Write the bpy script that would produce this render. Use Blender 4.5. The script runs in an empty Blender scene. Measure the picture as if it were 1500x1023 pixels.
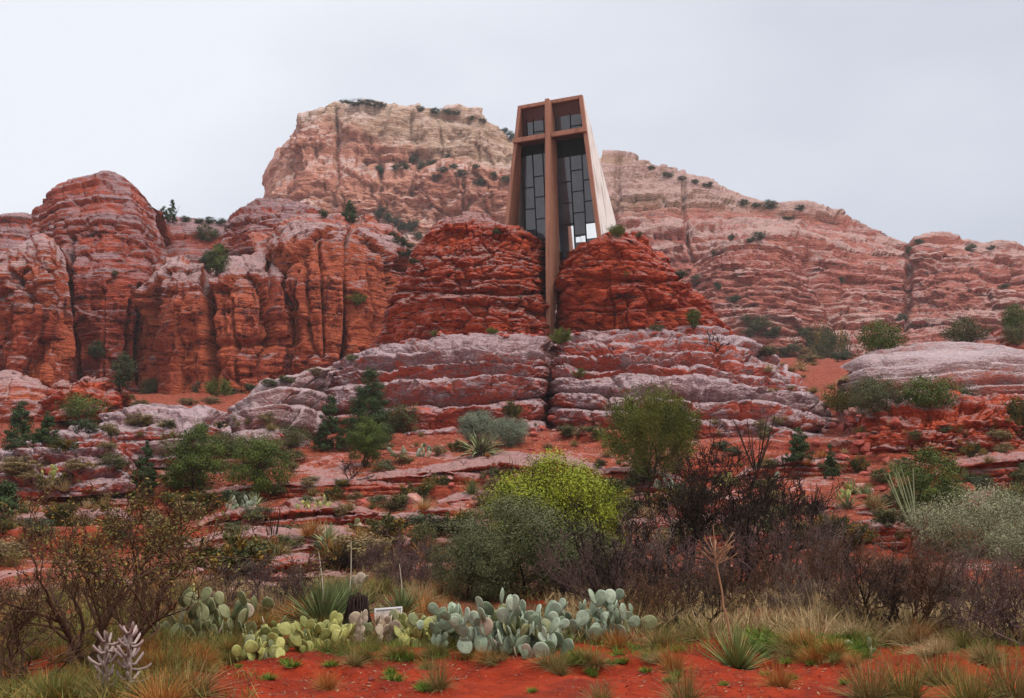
import bpy, math, random
import numpy as np
from mathutils import Vector, Matrix
C = bpy.context.scene.collection
R = math.radians
# ---------------------------------------------------------------- camera, sky, sun, exposure
F, PITCH, CX, CY, CAMZ = 1608.0, R(10), 750.0, 511.5, 1.7
cd = bpy.data.cameras.new('camera'); cam = bpy.data.objects.new('camera', cd); C.objects.link(cam)
cd.sensor_width = 36; cd.lens = 36*F/1500; cd.clip_start = 0.2; cd.clip_end = 4000
cam.location = (0, 0, CAMZ); cam.rotation_euler = (R(90)+PITCH, 0, 0)
S = bpy.context.scene; S.camera = cam
S.view_settings.view_transform = 'Standard'; S.view_settings.look = 'None'
S.view_settings.exposure = 0.98; S.view_settings.gamma = 1
SUN_EL, SUN_AZ = R(62), R(118)      # azimuth clockwise from the viewing direction: over the right shoulder
w = bpy.data.worlds.new('World'); S.world = w; w.use_nodes = True
nt = w.node_tree; nt.nodes.clear(); N = nt.nodes.new; Lk = nt.links.new
sky = N('ShaderNodeTexSky'); sky.sky_type = 'NISHITA'; sky.sun_disc = False
sky.sun_elevation = SUN_EL; sky.sun_rotation = SUN_AZ
bg1 = N('ShaderNodeBackground'); bg1.inputs['Strength'].default_value = 0.08; Lk(sky.outputs[0], bg1.inputs['Color'])
tc = N('ShaderNodeTexCoord'); mp = N('ShaderNodeMapping'); mp.inputs['Scale'].default_value = (1.2, 1.2, 2.6)
Lk(tc.outputs['Generated'], mp.inputs[0])
cn = N('ShaderNodeTexNoise'); cn.inputs['Scale'].default_value = 1.7; cn.inputs['Detail'].default_value = 5
cn.inputs['Roughness'].default_value = 0.45; Lk(mp.outputs[0], cn.inputs['Vector'])
sx = N('ShaderNodeSeparateXYZ'); Lk(tc.outputs['Generated'], sx.inputs[0])
ma = N('ShaderNodeMath'); ma.operation = 'MULTIPLY_ADD'; Lk(sx.outputs[0], ma.inputs[0]); ma.inputs[1].default_value = 0.5; Lk(cn.outputs[0], ma.inputs[2])
cr = N('ShaderNodeValToRGB'); Lk(ma.outputs[0], cr.inputs[0])
e = cr.color_ramp.elements; e[0].position = 0.30; e[0].color = (0.83, 0.85, 0.91, 1); e[1].position = 0.76; e[1].color = (0.54, 0.57, 0.65, 1)
bg2 = N('ShaderNodeBackground'); bg2.inputs['Strength'].default_value = 0.80; zr = N('ShaderNodeMapRange'); zr.interpolation_type = 'SMOOTHSTEP'; Lk(sx.outputs[2], zr.inputs[0]); zr.inputs[1].default_value = .45; zr.inputs[2].default_value = 1.0; zr.inputs[3].default_value = .57; zr.inputs[4].default_value = 1.1; Lk(zr.outputs[0], bg2.inputs['Strength']); Lk(cr.outputs[0], bg2.inputs['Color'])
mx = N('ShaderNodeMixShader'); mx.inputs[0].default_value = 0.93; Lk(bg1.outputs[0], mx.inputs[1]); Lk(bg2.outputs[0], mx.inputs[2])
wo = N('ShaderNodeOutputWorld'); Lk(mx.outputs[0], wo.inputs['Surface'])
sl = bpy.data.lights.new('sun', 'SUN'); sl.energy = 1.5; sl.angle = R(28); sl.color = (1, .96, .9)
sun = bpy.data.objects.new('sun', sl); C.objects.link(sun)
sd = Vector((math.sin(SUN_AZ)*math.cos(SUN_EL), math.cos(SUN_AZ)*math.cos(SUN_EL), math.sin(SUN_EL)))
sun.rotation_euler = (-sd).to_track_quat('-Z', 'Y').to_euler(); sun.location = (60, -60, 120)
S.cycles.max_bounces = 6; S.cycles.diffuse_bounces = 1; S.cycles.glossy_bounces = 2; S.cycles.volume_bounces = 0
S.cycles.transparent_max_bounces = 6; S.cycles.use_denoising = True

# ---------------------------------------------------------------- projection
cp, sp = math.cos(PITCH), math.sin(PITCH)
def at(px, py, D):
    px = np.asarray(px, float); py = np.asarray(py, float); D = np.asarray(D, float)
    x = (px-CX)/F; y = (CY-py)/F; t = D/(cp-y*sp)
    return np.stack([x*t, D+0*t, CAMZ+t*(sp+y*cp)], -1)
def proj(P):
    q = P-np.array([0, 0, CAMZ]); d = q[..., 1]*cp+q[..., 2]*sp; u = -q[..., 1]*sp+q[..., 2]*cp
    return CX+F*q[..., 0]/d, CY-F*u/d, d
def mpp(D): return D/F/0.96          # metres per photo pixel at distance D

# ---------------------------------------------------------------- numpy noise
def h3(i, j, k, s=0):
    n = (i.astype(np.int64)*374761393+j.astype(np.int64)*668265263+k.astype(np.int64)*2147483647+s*1274126177) & 0xffffffff
    n = ((n ^ (n >> 13))*1274126177) & 0xffffffff
    n = ((n ^ (n >> 16))*2246822519) & 0xffffffff
    return ((n ^ (n >> 15)) & 0xffffff)/float(0xffffff)
def vn(x, y, z, s=0):
    i, j, k = np.floor(x), np.floor(y), np.floor(z); fx, fy, fz = x-i, y-j, z-k
    fx, fy, fz = [t*t*t*(t*(t*6-15)+10) for t in (fx, fy, fz)]
    r = 0
    for a in (0, 1):
        for b in (0, 1):
            for c in (0, 1):
                r = r+h3(i+a, j+b, k+c, s)*(fx if a else 1-fx)*(fy if b else 1-fy)*(fz if c else 1-fz)
    return r*2-1
def fbm(P, L, o=4, s=0, sc=(1, 1, 1), g=0.5):
    x, y, z = P[..., 0]*sc[0]/L, P[..., 1]*sc[1]/L, P[..., 2]*sc[2]/L; r = 0; a = 1.0
    for q in range(o):
        r = r+a*vn(x, y, z, s+q*17); a *= g; x, y, z = x*2.03+5.1, y*2.03+1.7, z*2.03+9.2
    return r
def sst(a, b, x):
    t = np.clip((x-a)/(b-a), 0, 1); return t*t*(3-2*t)
def layers(z, t0, t1, seed, p=5.0):
    rs = np.random.RandomState(seed); lo, hi = z.min()-2, z.max()+2
    n = int((hi-lo)/t0)+3; b = lo+np.concatenate([[0], np.cumsum(t0+(t1-t0)*rs.rand(n)**1.6)])
    i = np.clip(np.searchsorted(b, z)-1, 0, n-1); t = (z-b[i])/(b[i+1]-b[i]); h = rs.rand(n)
    return i, t, 1-np.abs(2*t-1)**p, h[i], (b[i+1]-b[i])
def blocks(s, i, t, th, w, seed):
    wl = w*(0.55+1.1*h3(i, i*0, i*0, seed)); q = s/wl+h3(i, i*0+1, i*0, seed)*50
    k = np.floor(q); f = q-k; ed = np.minimum(f, 1-f)*wl
    return h3(i, k, i*0+3, seed), ed

def cells(P, L, seed, sc=(1, 1, 1)):
    x = [P[..., q]*sc[q]/L for q in range(3)]; b = [np.floor(q) for q in x]; best = np.full(P.shape[:-1], 9e9); sec = best.copy(); H1 = 0*best; dx = [0*best]*3
    for a in (-1, 0, 1):
        for c in (-1, 0, 1):
            for e_ in (-1, 0, 1):
                i, j, k = b[0]+a, b[1]+c, b[2]+e_; r = [x[0]-i-h3(i, j, k, seed), x[1]-j-h3(i, j, k, seed+1), x[2]-k-h3(i, j, k, seed+2)]
                d = r[0]**2+r[1]**2+r[2]**2; m = d < best; sec = np.where(m, best, np.minimum(sec, d)); best = np.where(m, d, best); H1 = np.where(m, h3(i, j, k, seed+3), H1)
                g = [h3(i, j, k, seed+4+q)*2-1 for q in range(3)]; t = r[0]*g[0]+r[1]*g[1]+r[2]*g[2]; dx[0] = np.where(m, t, dx[0])
    return H1, dx[0], np.sqrt(sec)-np.sqrt(best)
# ---------------------------------------------------------------- mesh helpers
def new_mesh(name, V, Fq, attrs=None, smooth=True, cols=None):
    me = bpy.data.meshes.new(name); V = np.asarray(V, np.float32).reshape(-1, 3); Fq = np.asarray(Fq, np.int32)
    nf, k = Fq.shape
    me.vertices.add(len(V)); me.vertices.foreach_set('co', V.ravel())
    me.loops.add(nf*k); me.loops.foreach_set('vertex_index', Fq.ravel())
    me.polygons.add(nf); me.polygons.foreach_set('loop_start', np.arange(0, nf*k, k, dtype=np.int32))
    me.polygons.foreach_set('loop_total', np.full(nf, k, np.int32))
    me.polygons.foreach_set('use_smooth', np.full(nf, smooth, bool))
    if cols is not None:
        at_ = me.attributes.new('rk', 'FLOAT_COLOR', 'POINT'); at_.data.foreach_set('color', np.asarray(cols, np.float32).ravel())
    me.update(calc_edges=True); me.validate()
    return me
def obj(name, me, mat=None, parent=None):
    o = bpy.data.objects.new(name, me); C.objects.link(o)
    if mat and len(me.materials) == 0: me.materials.append(mat)
    if parent: o.parent = parent
    return o
def tag(o, label, cat, group=None):
    o['label'] = label; o['category'] = cat
    if group: o['group'] = group
    return o
def empty(name, loc, label, cat, group=None):
    o = bpy.data.objects.new(name, None); C.objects.link(o); o.location = loc; o.empty_display_size = 0.2
    return tag(o, label, cat, group)
def gridf(nv, nu):
    a = (np.arange(nv-1)[:, None]*nu+np.arange(nu-1)[None]).ravel()
    return np.stack([a, a+1, a+1+nu, a+nu], 1)

# ---------------------------------------------------------------- node helper
class MT:
    def __init__(s, name):
        s.m = bpy.data.materials.new(name); s.m.use_nodes = True; s.t = s.m.node_tree; s.b = s.t.nodes['Principled BSDF']
        s.tc = s.t.nodes.new('ShaderNodeTexCoord'); s.geo = s.t.nodes.new('ShaderNodeNewGeometry')
    def n(s, ty, **k):
        q = s.t.nodes.new(ty)
        for a, v in k.items(): setattr(q, a, v)
        return q
    def put(s, sock, v):
        if isinstance(v, bpy.types.NodeSocket): s.t.links.new(v, sock)
        elif isinstance(v, (tuple, list)) and len(v) == 3 and sock.type == 'RGBA': sock.default_value = (*v, 1)
        else: sock.default_value = v
    def noise(s, scale, detail=4, rough=.55, sc=(1, 1, 1), dist=0.0, vec=None):
        mp = s.n('ShaderNodeMapping'); mp.inputs['Scale'].default_value = sc; s.put(mp.inputs[0], vec or s.tc.outputs['Object'])
        q = s.n('ShaderNodeTexNoise'); s.put(q.inputs['Vector'], mp.outputs[0]); q.inputs['Scale'].default_value = scale
        q.inputs['Detail'].default_value = detail; q.inputs['Roughness'].default_value = rough; q.inputs['Distortion'].default_value = dist
        return q.outputs[0]
    def vor(s, scale, sc=(1, 1, 1), feature='F1', out=0, vec=None):
        mp = s.n('ShaderNodeMapping'); mp.inputs['Scale'].default_value = sc; s.put(mp.inputs[0], vec or s.tc.outputs['Object'])
        q = s.n('ShaderNodeTexVoronoi', feature=feature); s.put(q.inputs['Vector'], mp.outputs[0]); q.inputs['Scale'].default_value = scale
        return q.outputs[out]
    def ma(s, op, a, b=0.0, c=None, clamp=False):
        q = s.n('ShaderNodeMath', operation=op, use_clamp=clamp); s.put(q.inputs[0], a); s.put(q.inputs[1], b)
        if c is not None: s.put(q.inputs[2], c)
        return q.outputs[0]
    def mr(s, v, a, b, c=0.0, d=1.0):
        q = s.n('ShaderNodeMapRange', interpolation_type='SMOOTHSTEP')
        for i, x in enumerate((v, a, b, c, d)): s.put(q.inputs[i], x)
        return q.outputs[0]
    def mix(s, f, a, b, mode='MIX'):
        q = s.n('ShaderNodeMix', data_type='RGBA', blend_type=mode); s.put(q.inputs[0], f); s.put(q.inputs[6], a); s.put(q.inputs[7], b)
        return q.outputs[2]
    def attr(s, name='rk'):
        q = s.n('ShaderNodeAttribute', attribute_name=name); x = s.n('ShaderNodeSeparateColor'); s.put(x.inputs[0], q.outputs['Color'])
        return x.outputs
    def up(s):
        x = s.n('ShaderNodeSeparateXYZ'); s.put(x.inputs[0], s.geo.outputs['Normal']); return x.outputs[2]
    def bump(s, h, dist, strength=1.0, nrm=None):
        q = s.n('ShaderNodeBump'); q.inputs['Distance'].default_value = dist; q.inputs['Strength'].default_value = strength
        s.put(q.inputs['Height'], h)
        if nrm: s.put(q.inputs['Normal'], nrm)
        return q.outputs[0]
    def out(s, col, rough, nrm=None, spec=0.5):
        s.put(s.b.inputs['Base Color'], col); s.put(s.b.inputs['Roughness'], rough); s.put(s.b.inputs['Specular IOR Level'], spec)
        if nrm: s.put(s.b.inputs['Normal'], nrm)
        return s.m
def rock_mat(name, A, B, D, pat, pale, px, patina=0.0, upw=0.5, stain=0.0, wet=0.5, zband=0.0, tan=None, tanz=None, bmp=1.0, palew=0.4, spec=.15, stri=.25):
    """A main, B second, D dark colour; pat = grey-mauve patina on weathered tops; pale also paints sky sheen on upward faces; px = metres per rendered pixel"""
    m = MT(name); a = m.attr(); up = m.up()
    big = m.noise(0.03/px, 5, .6); med = m.noise(0.11/px, 5, .62, (1, 1, 2.2)); fin = m.noise(0.4/px, 4, .65, (1, 1, 1.6))
    lay = m.noise(0.14/px, 3, .6, (.12, .12, 1.5), .6)
    col = m.mix(m.mr(m.ma('ADD', m.ma('MULTIPLY', big, .6), m.ma('MULTIPLY', a[1], .4)), .38, .62), A, B)
    col = m.mix(m.mr(m.ma('ADD', med, m.ma('MULTIPLY', m.ma('SUBTRACT', lay, .5), 1.1)), .52, .78), col, D)
    if tan:
        z = m.n('ShaderNodeSeparateXYZ'); m.put(z.inputs[0], m.tc.outputs['Object'])
        zz = m.ma('ADD', m.ma('ADD', z.outputs[2], m.ma('MULTIPLY', z.outputs[0], tanz[3])), m.ma('MULTIPLY', m.ma('SUBTRACT', big, .5), tanz[2]))
        col = m.mix(m.mr(zz, tanz[0], tanz[1]), col, m.mix(m.mr(lay, .42, .6), tan[0], tan[1]))
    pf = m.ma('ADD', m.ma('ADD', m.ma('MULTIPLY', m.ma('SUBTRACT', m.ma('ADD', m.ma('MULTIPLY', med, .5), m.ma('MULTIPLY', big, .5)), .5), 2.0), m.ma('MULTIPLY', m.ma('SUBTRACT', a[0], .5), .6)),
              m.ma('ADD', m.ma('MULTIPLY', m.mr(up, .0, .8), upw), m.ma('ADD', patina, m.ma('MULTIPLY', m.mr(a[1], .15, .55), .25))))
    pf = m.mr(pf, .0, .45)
    pc = m.mix(m.mr(m.ma('ADD', m.ma('MULTIPLY', fin, .5), m.ma('ADD', m.ma('MULTIPLY', big, .5), m.ma('MULTIPLY', m.mr(up, .35, .95), .16))), .44, .62), pat, pale)  # paler where facing up: sky sheen painted into the colour
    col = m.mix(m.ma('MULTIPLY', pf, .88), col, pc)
    col = m.mix(m.ma('MULTIPLY', m.mr(m.noise(.09/px, 4, .6, (.3, .3, 3)), .6, .72), palew), col, pale)
    if stain:
        st = m.noise(0.16/px, 4, .6, (1, 1, .05)); st = m.mr(m.ma('ADD', st, m.ma('MULTIPLY', m.ma('SUBTRACT', big, .5), .6)), .56, .72)
        col = m.mix(m.ma('MULTIPLY', st, stain), col, D)
    col = m.mix(m.mr(fin, .3, .7, .35, 0), col, m.mix(1, col, (.34, .28, .28), 'MULTIPLY'))  # crevice shade painted in: low spots of the fine noise darkened
    rough = m.ma('SUBTRACT', .82, m.ma('MULTIPLY', m.ma('MULTIPLY', m.mr(up, .05, .7), m.mr(med, .3, .6)), wet), clamp=True)
    h = m.ma('ADD', m.ma('MULTIPLY', fin, .6), m.ma('MULTIPLY', m.vor(.22/px, (1, 1, 2), 'DISTANCE_TO_EDGE'), -.0))
    h = m.ma('ADD', h, m.ma('MULTIPLY', m.noise(.16/px, 4, .7, (stri, stri, 2.6), .4), 1.4))
    cra = m.mr(m.vor(.055/px, (1, 1, 1.7), 'DISTANCE_TO_EDGE', 0, None), 0, .06)
    h = m.ma('ADD', h, m.ma('MULTIPLY', cra, .25))
    return m.out(col, rough, m.bump(h, 4.2*px*bmp), spec)
# ---------------------------------------------------------------- relief builder (rock masses)
ZB = []                                             # projected surface samples, for standing plants on the rocks
def smooth1(a, k):
    if k < 1: return a
    x = np.arange(-3*k, 3*k+1); g = np.exp(-.5*(x/k)**2); g /= g.sum()
    p = np.pad(a, (3*k, 3*k), 'edge', ); p[:3*k] = 2*a[0]-a[1:3*k+1][::-1] if len(a) > 3*k else a[0]; p[-3*k:] = 2*a[-1]-a[-3*k-1:-1][::-1] if len(a) > 3*k else a[-1]
    return np.convolve(p, g, 'valid')
def relief(name, rows, mat, st=(), thick=None, grooves=(), seed=1, res=1.5, warp=(1.0, 12), flute=None, lumps=(.5, 6), fine=(.12, 1.2), dip=(0, 0),
           vf=0.0, terr=0.0, fac=(), wt=None, back=None, sm=5, hz=.35):
    """rows: polylines of (px, py, D) bottom to top. st: list of (tmin,tmax,layer_amp,round_amp,block_w,block_amp,crack)"""
    rows = [np.array(r, float) for r in rows]
    wpx = max(r[-1, 0]-r[0, 0] for r in rows); nu = int(wpx/res)
    u = np.linspace(0, 1, nu); ctl = []
    for r in rows:
        t = (r[:, 0]-r[0, 0])/(r[-1, 0]-r[0, 0])
        k = max(1, int(sm/res))
        q = [smooth1(np.interp(u, t, c), k) for c in (r[:, 0], r[:, 1], np.log(r[:, 2]))]
        ctl.append(at(q[0], q[1], np.exp(q[2])))
    H = np.mean(ctl[-1][:, 2]-ctl[0][:, 2])
    bk = back if back is not None else max(2.0, H*.5)
    c1 = ctl[-1]+np.array([0, bk*.45, -bk*.18]); c2 = ctl[-1]+np.array([0, bk, -bk*.7]); c3 = ctl[-1]+np.array([0, bk*1.3, -bk*1.3-3])
    ctl.insert(0, ctl[0]+np.array([0, -.02*H, -max(.5, .12*H)])); wt = None if wt is None else (wt[0],)+tuple(wt)
    seg = []
    for i in range(len(ctl)-1):
        a, b, _ = proj(ctl[i]); a2, b2, _ = proj(ctl[i+1]); seg.append(max(6, np.mean(np.hypot(a-a2, b-b2))*1.15))
    seg += [14, 10, 6]; ctl += [c1, c2, c3]; ctl = np.array(ctl)
    T = np.concatenate([[0], np.cumsum(seg)]); nv = int(T[-1]/res); v = np.linspace(0, T[-1], nv)
    Mt = np.zeros_like(ctl)
    Mt[1:-1] = (ctl[2:]-ctl[:-2])/(T[2:]-T[:-2])[:, None, None]; Mt[0] = (ctl[1]-ctl[0])/(T[1]-T[0]); Mt[-1] = (ctl[-1]-ctl[-2])/(T[-1]-T[-2])
    i = np.clip(np.searchsorted(T, v)-1, 0, len(T)-2); h = (T[i+1]-T[i]); t = ((v-T[i])/h)[:, None, None]; h = h[:, None, None]
    P = ctl[i]*(2*t**3-3*t**2+1)+Mt[i]*h*(t**3-2*t**2+t)+ctl[i+1]*(-2*t**3+3*t**2)+Mt[i+1]*h*(t**3-t**2)
    gu = np.gradient(P, axis=1); gv = np.gradient(P, axis=0); Nn = np.cross(gu, gv); Nn /= np.linalg.norm(Nn, axis=-1, keepdims=True)+1e-9
    if np.mean(Nn[:nv//2, :, 1]) > 0: Nn = -Nn
    dirn = Nn*np.array([1, 1, hz]); dirn /= np.linalg.norm(dirn, axis=-1, keepdims=True)+1e-6
    ds = np.linalg.norm(np.gradient(P, axis=1), axis=-1); s = np.cumsum(ds, axis=1); s = s[nv//3][None]+0*ds
    fade = np.ones((nv, nu))
    d = np.zeros((nv, nu))
    s = s+.8*fbm(P, 3.0, 2, seed+5)
    zz = P[..., 2]+warp[0]*fbm(P, warp[1], 3, seed, (1, 1, .4))+dip[0]*P[..., 0]+dip[1]*(P[..., 1])
    if vf: zz = zz+vf*(np.median(P[:, nu//6:-nu//6, 2], axis=1)[:, None]-P[..., 2])
    W = np.ones((nv, nu)) if wt is None else np.interp(v, T, np.array(list(wt)+[wt[-1]]*3))[:, None]+0*zz
    lay = np.zeros_like(zz)+.5; blk = np.zeros_like(zz)+.5
    W0 = W; vt = (v/T[-4])[:, None]+.06*vn(s/6, P[..., 2]/4, 0*s, seed+3)
    for q, (t0, t1, la, ra, bw, ba, ck, *rg) in enumerate(st):
        W = W0*(sst(rg[0]-.05, rg[0]+.05, vt)*(1-sst(rg[1]-.05, rg[1]+.05, vt))) if rg else W0
        li, lt, rd, lh, th = layers(zz, t0, t1, seed*7+q)
        along = .55+.6*vn(s/ (bw*4+3), li*3.7, li*0+.5, seed+q)            # how far a bed stands out changes along it
        d += W*(la*(lh-.5)*2*np.clip(along+.3, 0, 1.2)+ra*(rd-1)*np.clip(along+.25*(vf > 0), .15, 1))
        if bw:
            bh, ed = blocks(s, li, lt, th, bw, seed+q*31)
            pr = sst(.25, .75, .5+.5*vn(s/(bw*6), zz/(t1*3), zz*0, seed+77+q))
            d += W*(ba*(bh-.5)*2*pr-ck*np.exp(-(ed/(.05*bw))**2)*(.3+.7*pr))
            blk = bh
        if q == 0:
            lay = lh
            if terr:
                nh = np.hypot(Nn[..., 0], Nn[..., 1])+1e-3; L = np.clip(th*np.clip(Nn[..., 2], 0, 1)/nh, 0, 4.5); kk = terr*sst(.05, .5, .55+.6*vn(s/9, li*2.3, li*0, seed+8))
                de = W*kk*L*(lt-sst(.62, 1.0, lt)-.42); P = P+np.stack([Nn[..., 0]/nh*de, Nn[..., 1]/nh*de, 0*de], -1)
    if flute:
        fa, fw = flute; f = fbm(np.stack([s/fw, P[..., 2]/(fw*5), 0*s], -1), 1, 4, seed+40); d += fa*(1-np.abs(f)*1.7)*(1.6-W if wt is not None else 1)
        f2 = vn(s/(fw*.45), P[..., 2]/(fw*.7), 0*s, seed+47); d += fa*.35*np.sign(f2)*sst(.0, .16, np.abs(f2))*(1.6-W if wt is not None else 1)
    Pw = P+.25*np.stack([fbm(P, 3, 2, seed+95+q_) for q_ in range(3)], -1)*(1 if not fac else min(3, fac[0][0]*.25))
    cf = .35+.65*(1-sst(.80, 1.0, (v/T[-4])))[:, None]
    for q, (L_, a_, b_, sz, *ck_) in enumerate(fac):
        ck_ = ck_[0] if ck_ else .6
        h_, t_, e_ = cells(Pw, L_, seed*3+q*11, (1, 1, sz)); d += cf*(a_*(h_-.5)*2+b_*t_-ck_*a_*np.exp(-(e_/.06)**2)); blk = blk*.4+.6*h_ if q == 0 else blk
    d += lumps[0]*fbm(P, lumps[1], 3, seed+60)+fine[0]*fbm(P, fine[1], 3, seed+70, (1, 1, 1.7), .6)
    px, py, _ = proj(P)
    for (x0, y0, x1, y1, wd, dep) in grooves:
        wob = 5*vn(py/22, py*0+x0, py*0, 3)
        L2 = (x1-x0)**2+(y1-y0)**2; tt = np.clip(((px-x0)*(x1-x0)+(py-y0)*(y1-y0))/L2, 0, 1)
        dd = np.hypot(px-x0-tt*(x1-x0)-wob*min(1, wd/6), py-y0-tt*(y1-y0)); d -= dep*np.exp(-(dd/wd)**2)
    d *= (.35+.65*sst(0, .05, u)*sst(0, .05, 1-u))[None]
    P = P+dirn*d[..., None]
    cols = np.stack([lay, blk, .5+.5*fbm(P, 9, 2, seed+90), np.ones_like(lay)], -1)
    me = new_mesh(name, P, gridf(nv, nu)[:, ::-1], cols=cols.reshape(-1, 4)); o = obj(name, me, mat); o['kind'] = 'structure'
    ZB.append(P.reshape(-1, 3)); return o

# ---------------------------------------------------------------- ground
GD = np.array([3, 9, 11, 14, 17, 22, 30, 40, 50, 60, 72, 85, 100, 115, 150, 200, 300, 450, 900, 3500.])
GX = np.array([0, 300, 750, 1150, 1500.])
GPY = np.array([[1500]*5, [1078, 1075, 1075, 1072, 1075], [1030, 1030, 1023, 1018, 1030], [978, 965, 957, 950, 965], [935, 918, 912, 912, 928],
  [888, 872, 868, 876, 886], [845, 832, 830, 838, 846], [800, 790, 785, 790, 795], [760, 752, 742, 745, 742], [727, 716, 704, 706, 692],
  [692, 684, 662, 668, 655], [668, 658, 632, 645, 615], [640, 628, 615, 610, 585], [622, 605, 600, 585, 560], [598, 580, 570, 545, 535],
  [585, 565, 560, 530, 520], [580, 560, 555, 525, 515], [585, 565, 565, 535, 530], [600, 600, 600, 600, 600], [720, 720, 720, 720, 720.]])
def gpy(px, D):
    px = np.clip(np.asarray(px, float), 0, 1500); D = np.asarray(D, float)
    lD = np.log(GD); i = np.clip(np.searchsorted(GD, D)-1, 0, len(GD)-2); t = np.clip((np.log(np.maximum(D, 3))-lD[i])/(lD[i+1]-lD[i]), 0, 1)
    j = np.clip(np.searchsorted(GX, px)-1, 0, len(GX)-2); q = (px-GX[j])/(GX[j+1]-GX[j]); q = q*q*(3-2*q)
    f = lambda a: GPY[a, j]*(1-q)+GPY[a, j+1]*q
    return f(i)*(1-t)+f(i+1)*t
def gz0(X, Y):
    X = np.asarray(X, float); Y = np.asarray(Y, float); Y_ = np.maximum(Y, 3); a = np.clip(X/Y_, -.7, .7); yu = 0*X
    for _ in range(4):
        px = CX+F*a*(cp-yu*sp); py = gpy(px, Y_); yu = (CY-py)/F
    z = CAMZ+Y_/(cp-yu*sp)*(sp+yu*cp)
    return np.where(Y < 9, np.interp(Y, [-60, 2, 9], [0, 0, 1])*z, z)
def gz(X, Y):
    z = gz0(X, Y); P = np.stack([np.asarray(X, float), np.asarray(Y, float), 0*z], -1); D = np.abs(P[..., 1])
    a = np.clip((D-6)/60, .06, 1)
    z = z+a*.55*fbm(P, 9, 3, 11)+np.clip(D/40, .15, 1)*.10*fbm(P, 1.3, 4, 12, g=.6)
    bank = np.exp(-((D-13.2)/1.1)**2); z = z+.10*bank*fbm(P, .7, 3, 19)+np.where(D < 22, .022*fbm(P, .22, 3, 18), 0)
    wt = sst(26, 34, D)*(1-sst(74, 90, D))
    pd = 1.25; q = (z+.7*fbm(P, 22, 2, 21, (1, .4, 1))+.22*fbm(P, 4.5, 3, 24))/pd; k = np.floor(q); f = q-k
    mk = sst(.30, .62, .5+.5*vn(P[..., 0]/11+k*5.3, k*3.1, P[..., 1]/60, 31))
    tr = np.where(f < .68, f*.28, .19+sst(.68, .92, f)*.81)
    z = z+wt*mk*(tr-f)*pd*1.25
    return z
def build_ground(mat):
    th = np.concatenate([-np.linspace(180, 31, 26), np.linspace(-30, 30, 1250), np.linspace(31, 180, 26)[:-1]])*math.pi/180
    Rr = np.concatenate([[.01, 2, 4, 6, 7.5], np.linspace(8.5, 12, 50), np.linspace(12.05, 26, 190), np.geomspace(26.1, 100, 560), np.geomspace(101, 500, 70), np.geomspace(520, 1000, 10)])
    TH, RR = np.meshgrid(th, Rr); X = RR*np.sin(TH); Y = RR*np.cos(TH); wid = np.abs(TH) > R(35)
    Ye = np.where(wid, RR*math.cos(R(35)), Y); Xe = np.where(wid, np.sign(TH)*RR*math.sin(R(35)), X)
    z = gz(Xe, Ye); wv = 1-sst(R(50), R(110), np.abs(TH)); z = z*wv
    P = np.stack([X, Y, z], -1); nv, nu = z.shape
    f = gridf(nv, nu); j = np.arange(nv-1)*nu; wrap = np.stack([j+nu-1, j, j+nu, j+2*nu-1], 1)
    me = new_mesh('ground', P, np.concatenate([f, wrap])); o = obj('ground', me, mat); o['kind'] = 'structure'
    ZB.append(P[:, 24:-24].reshape(-1, 3)); return o
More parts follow.
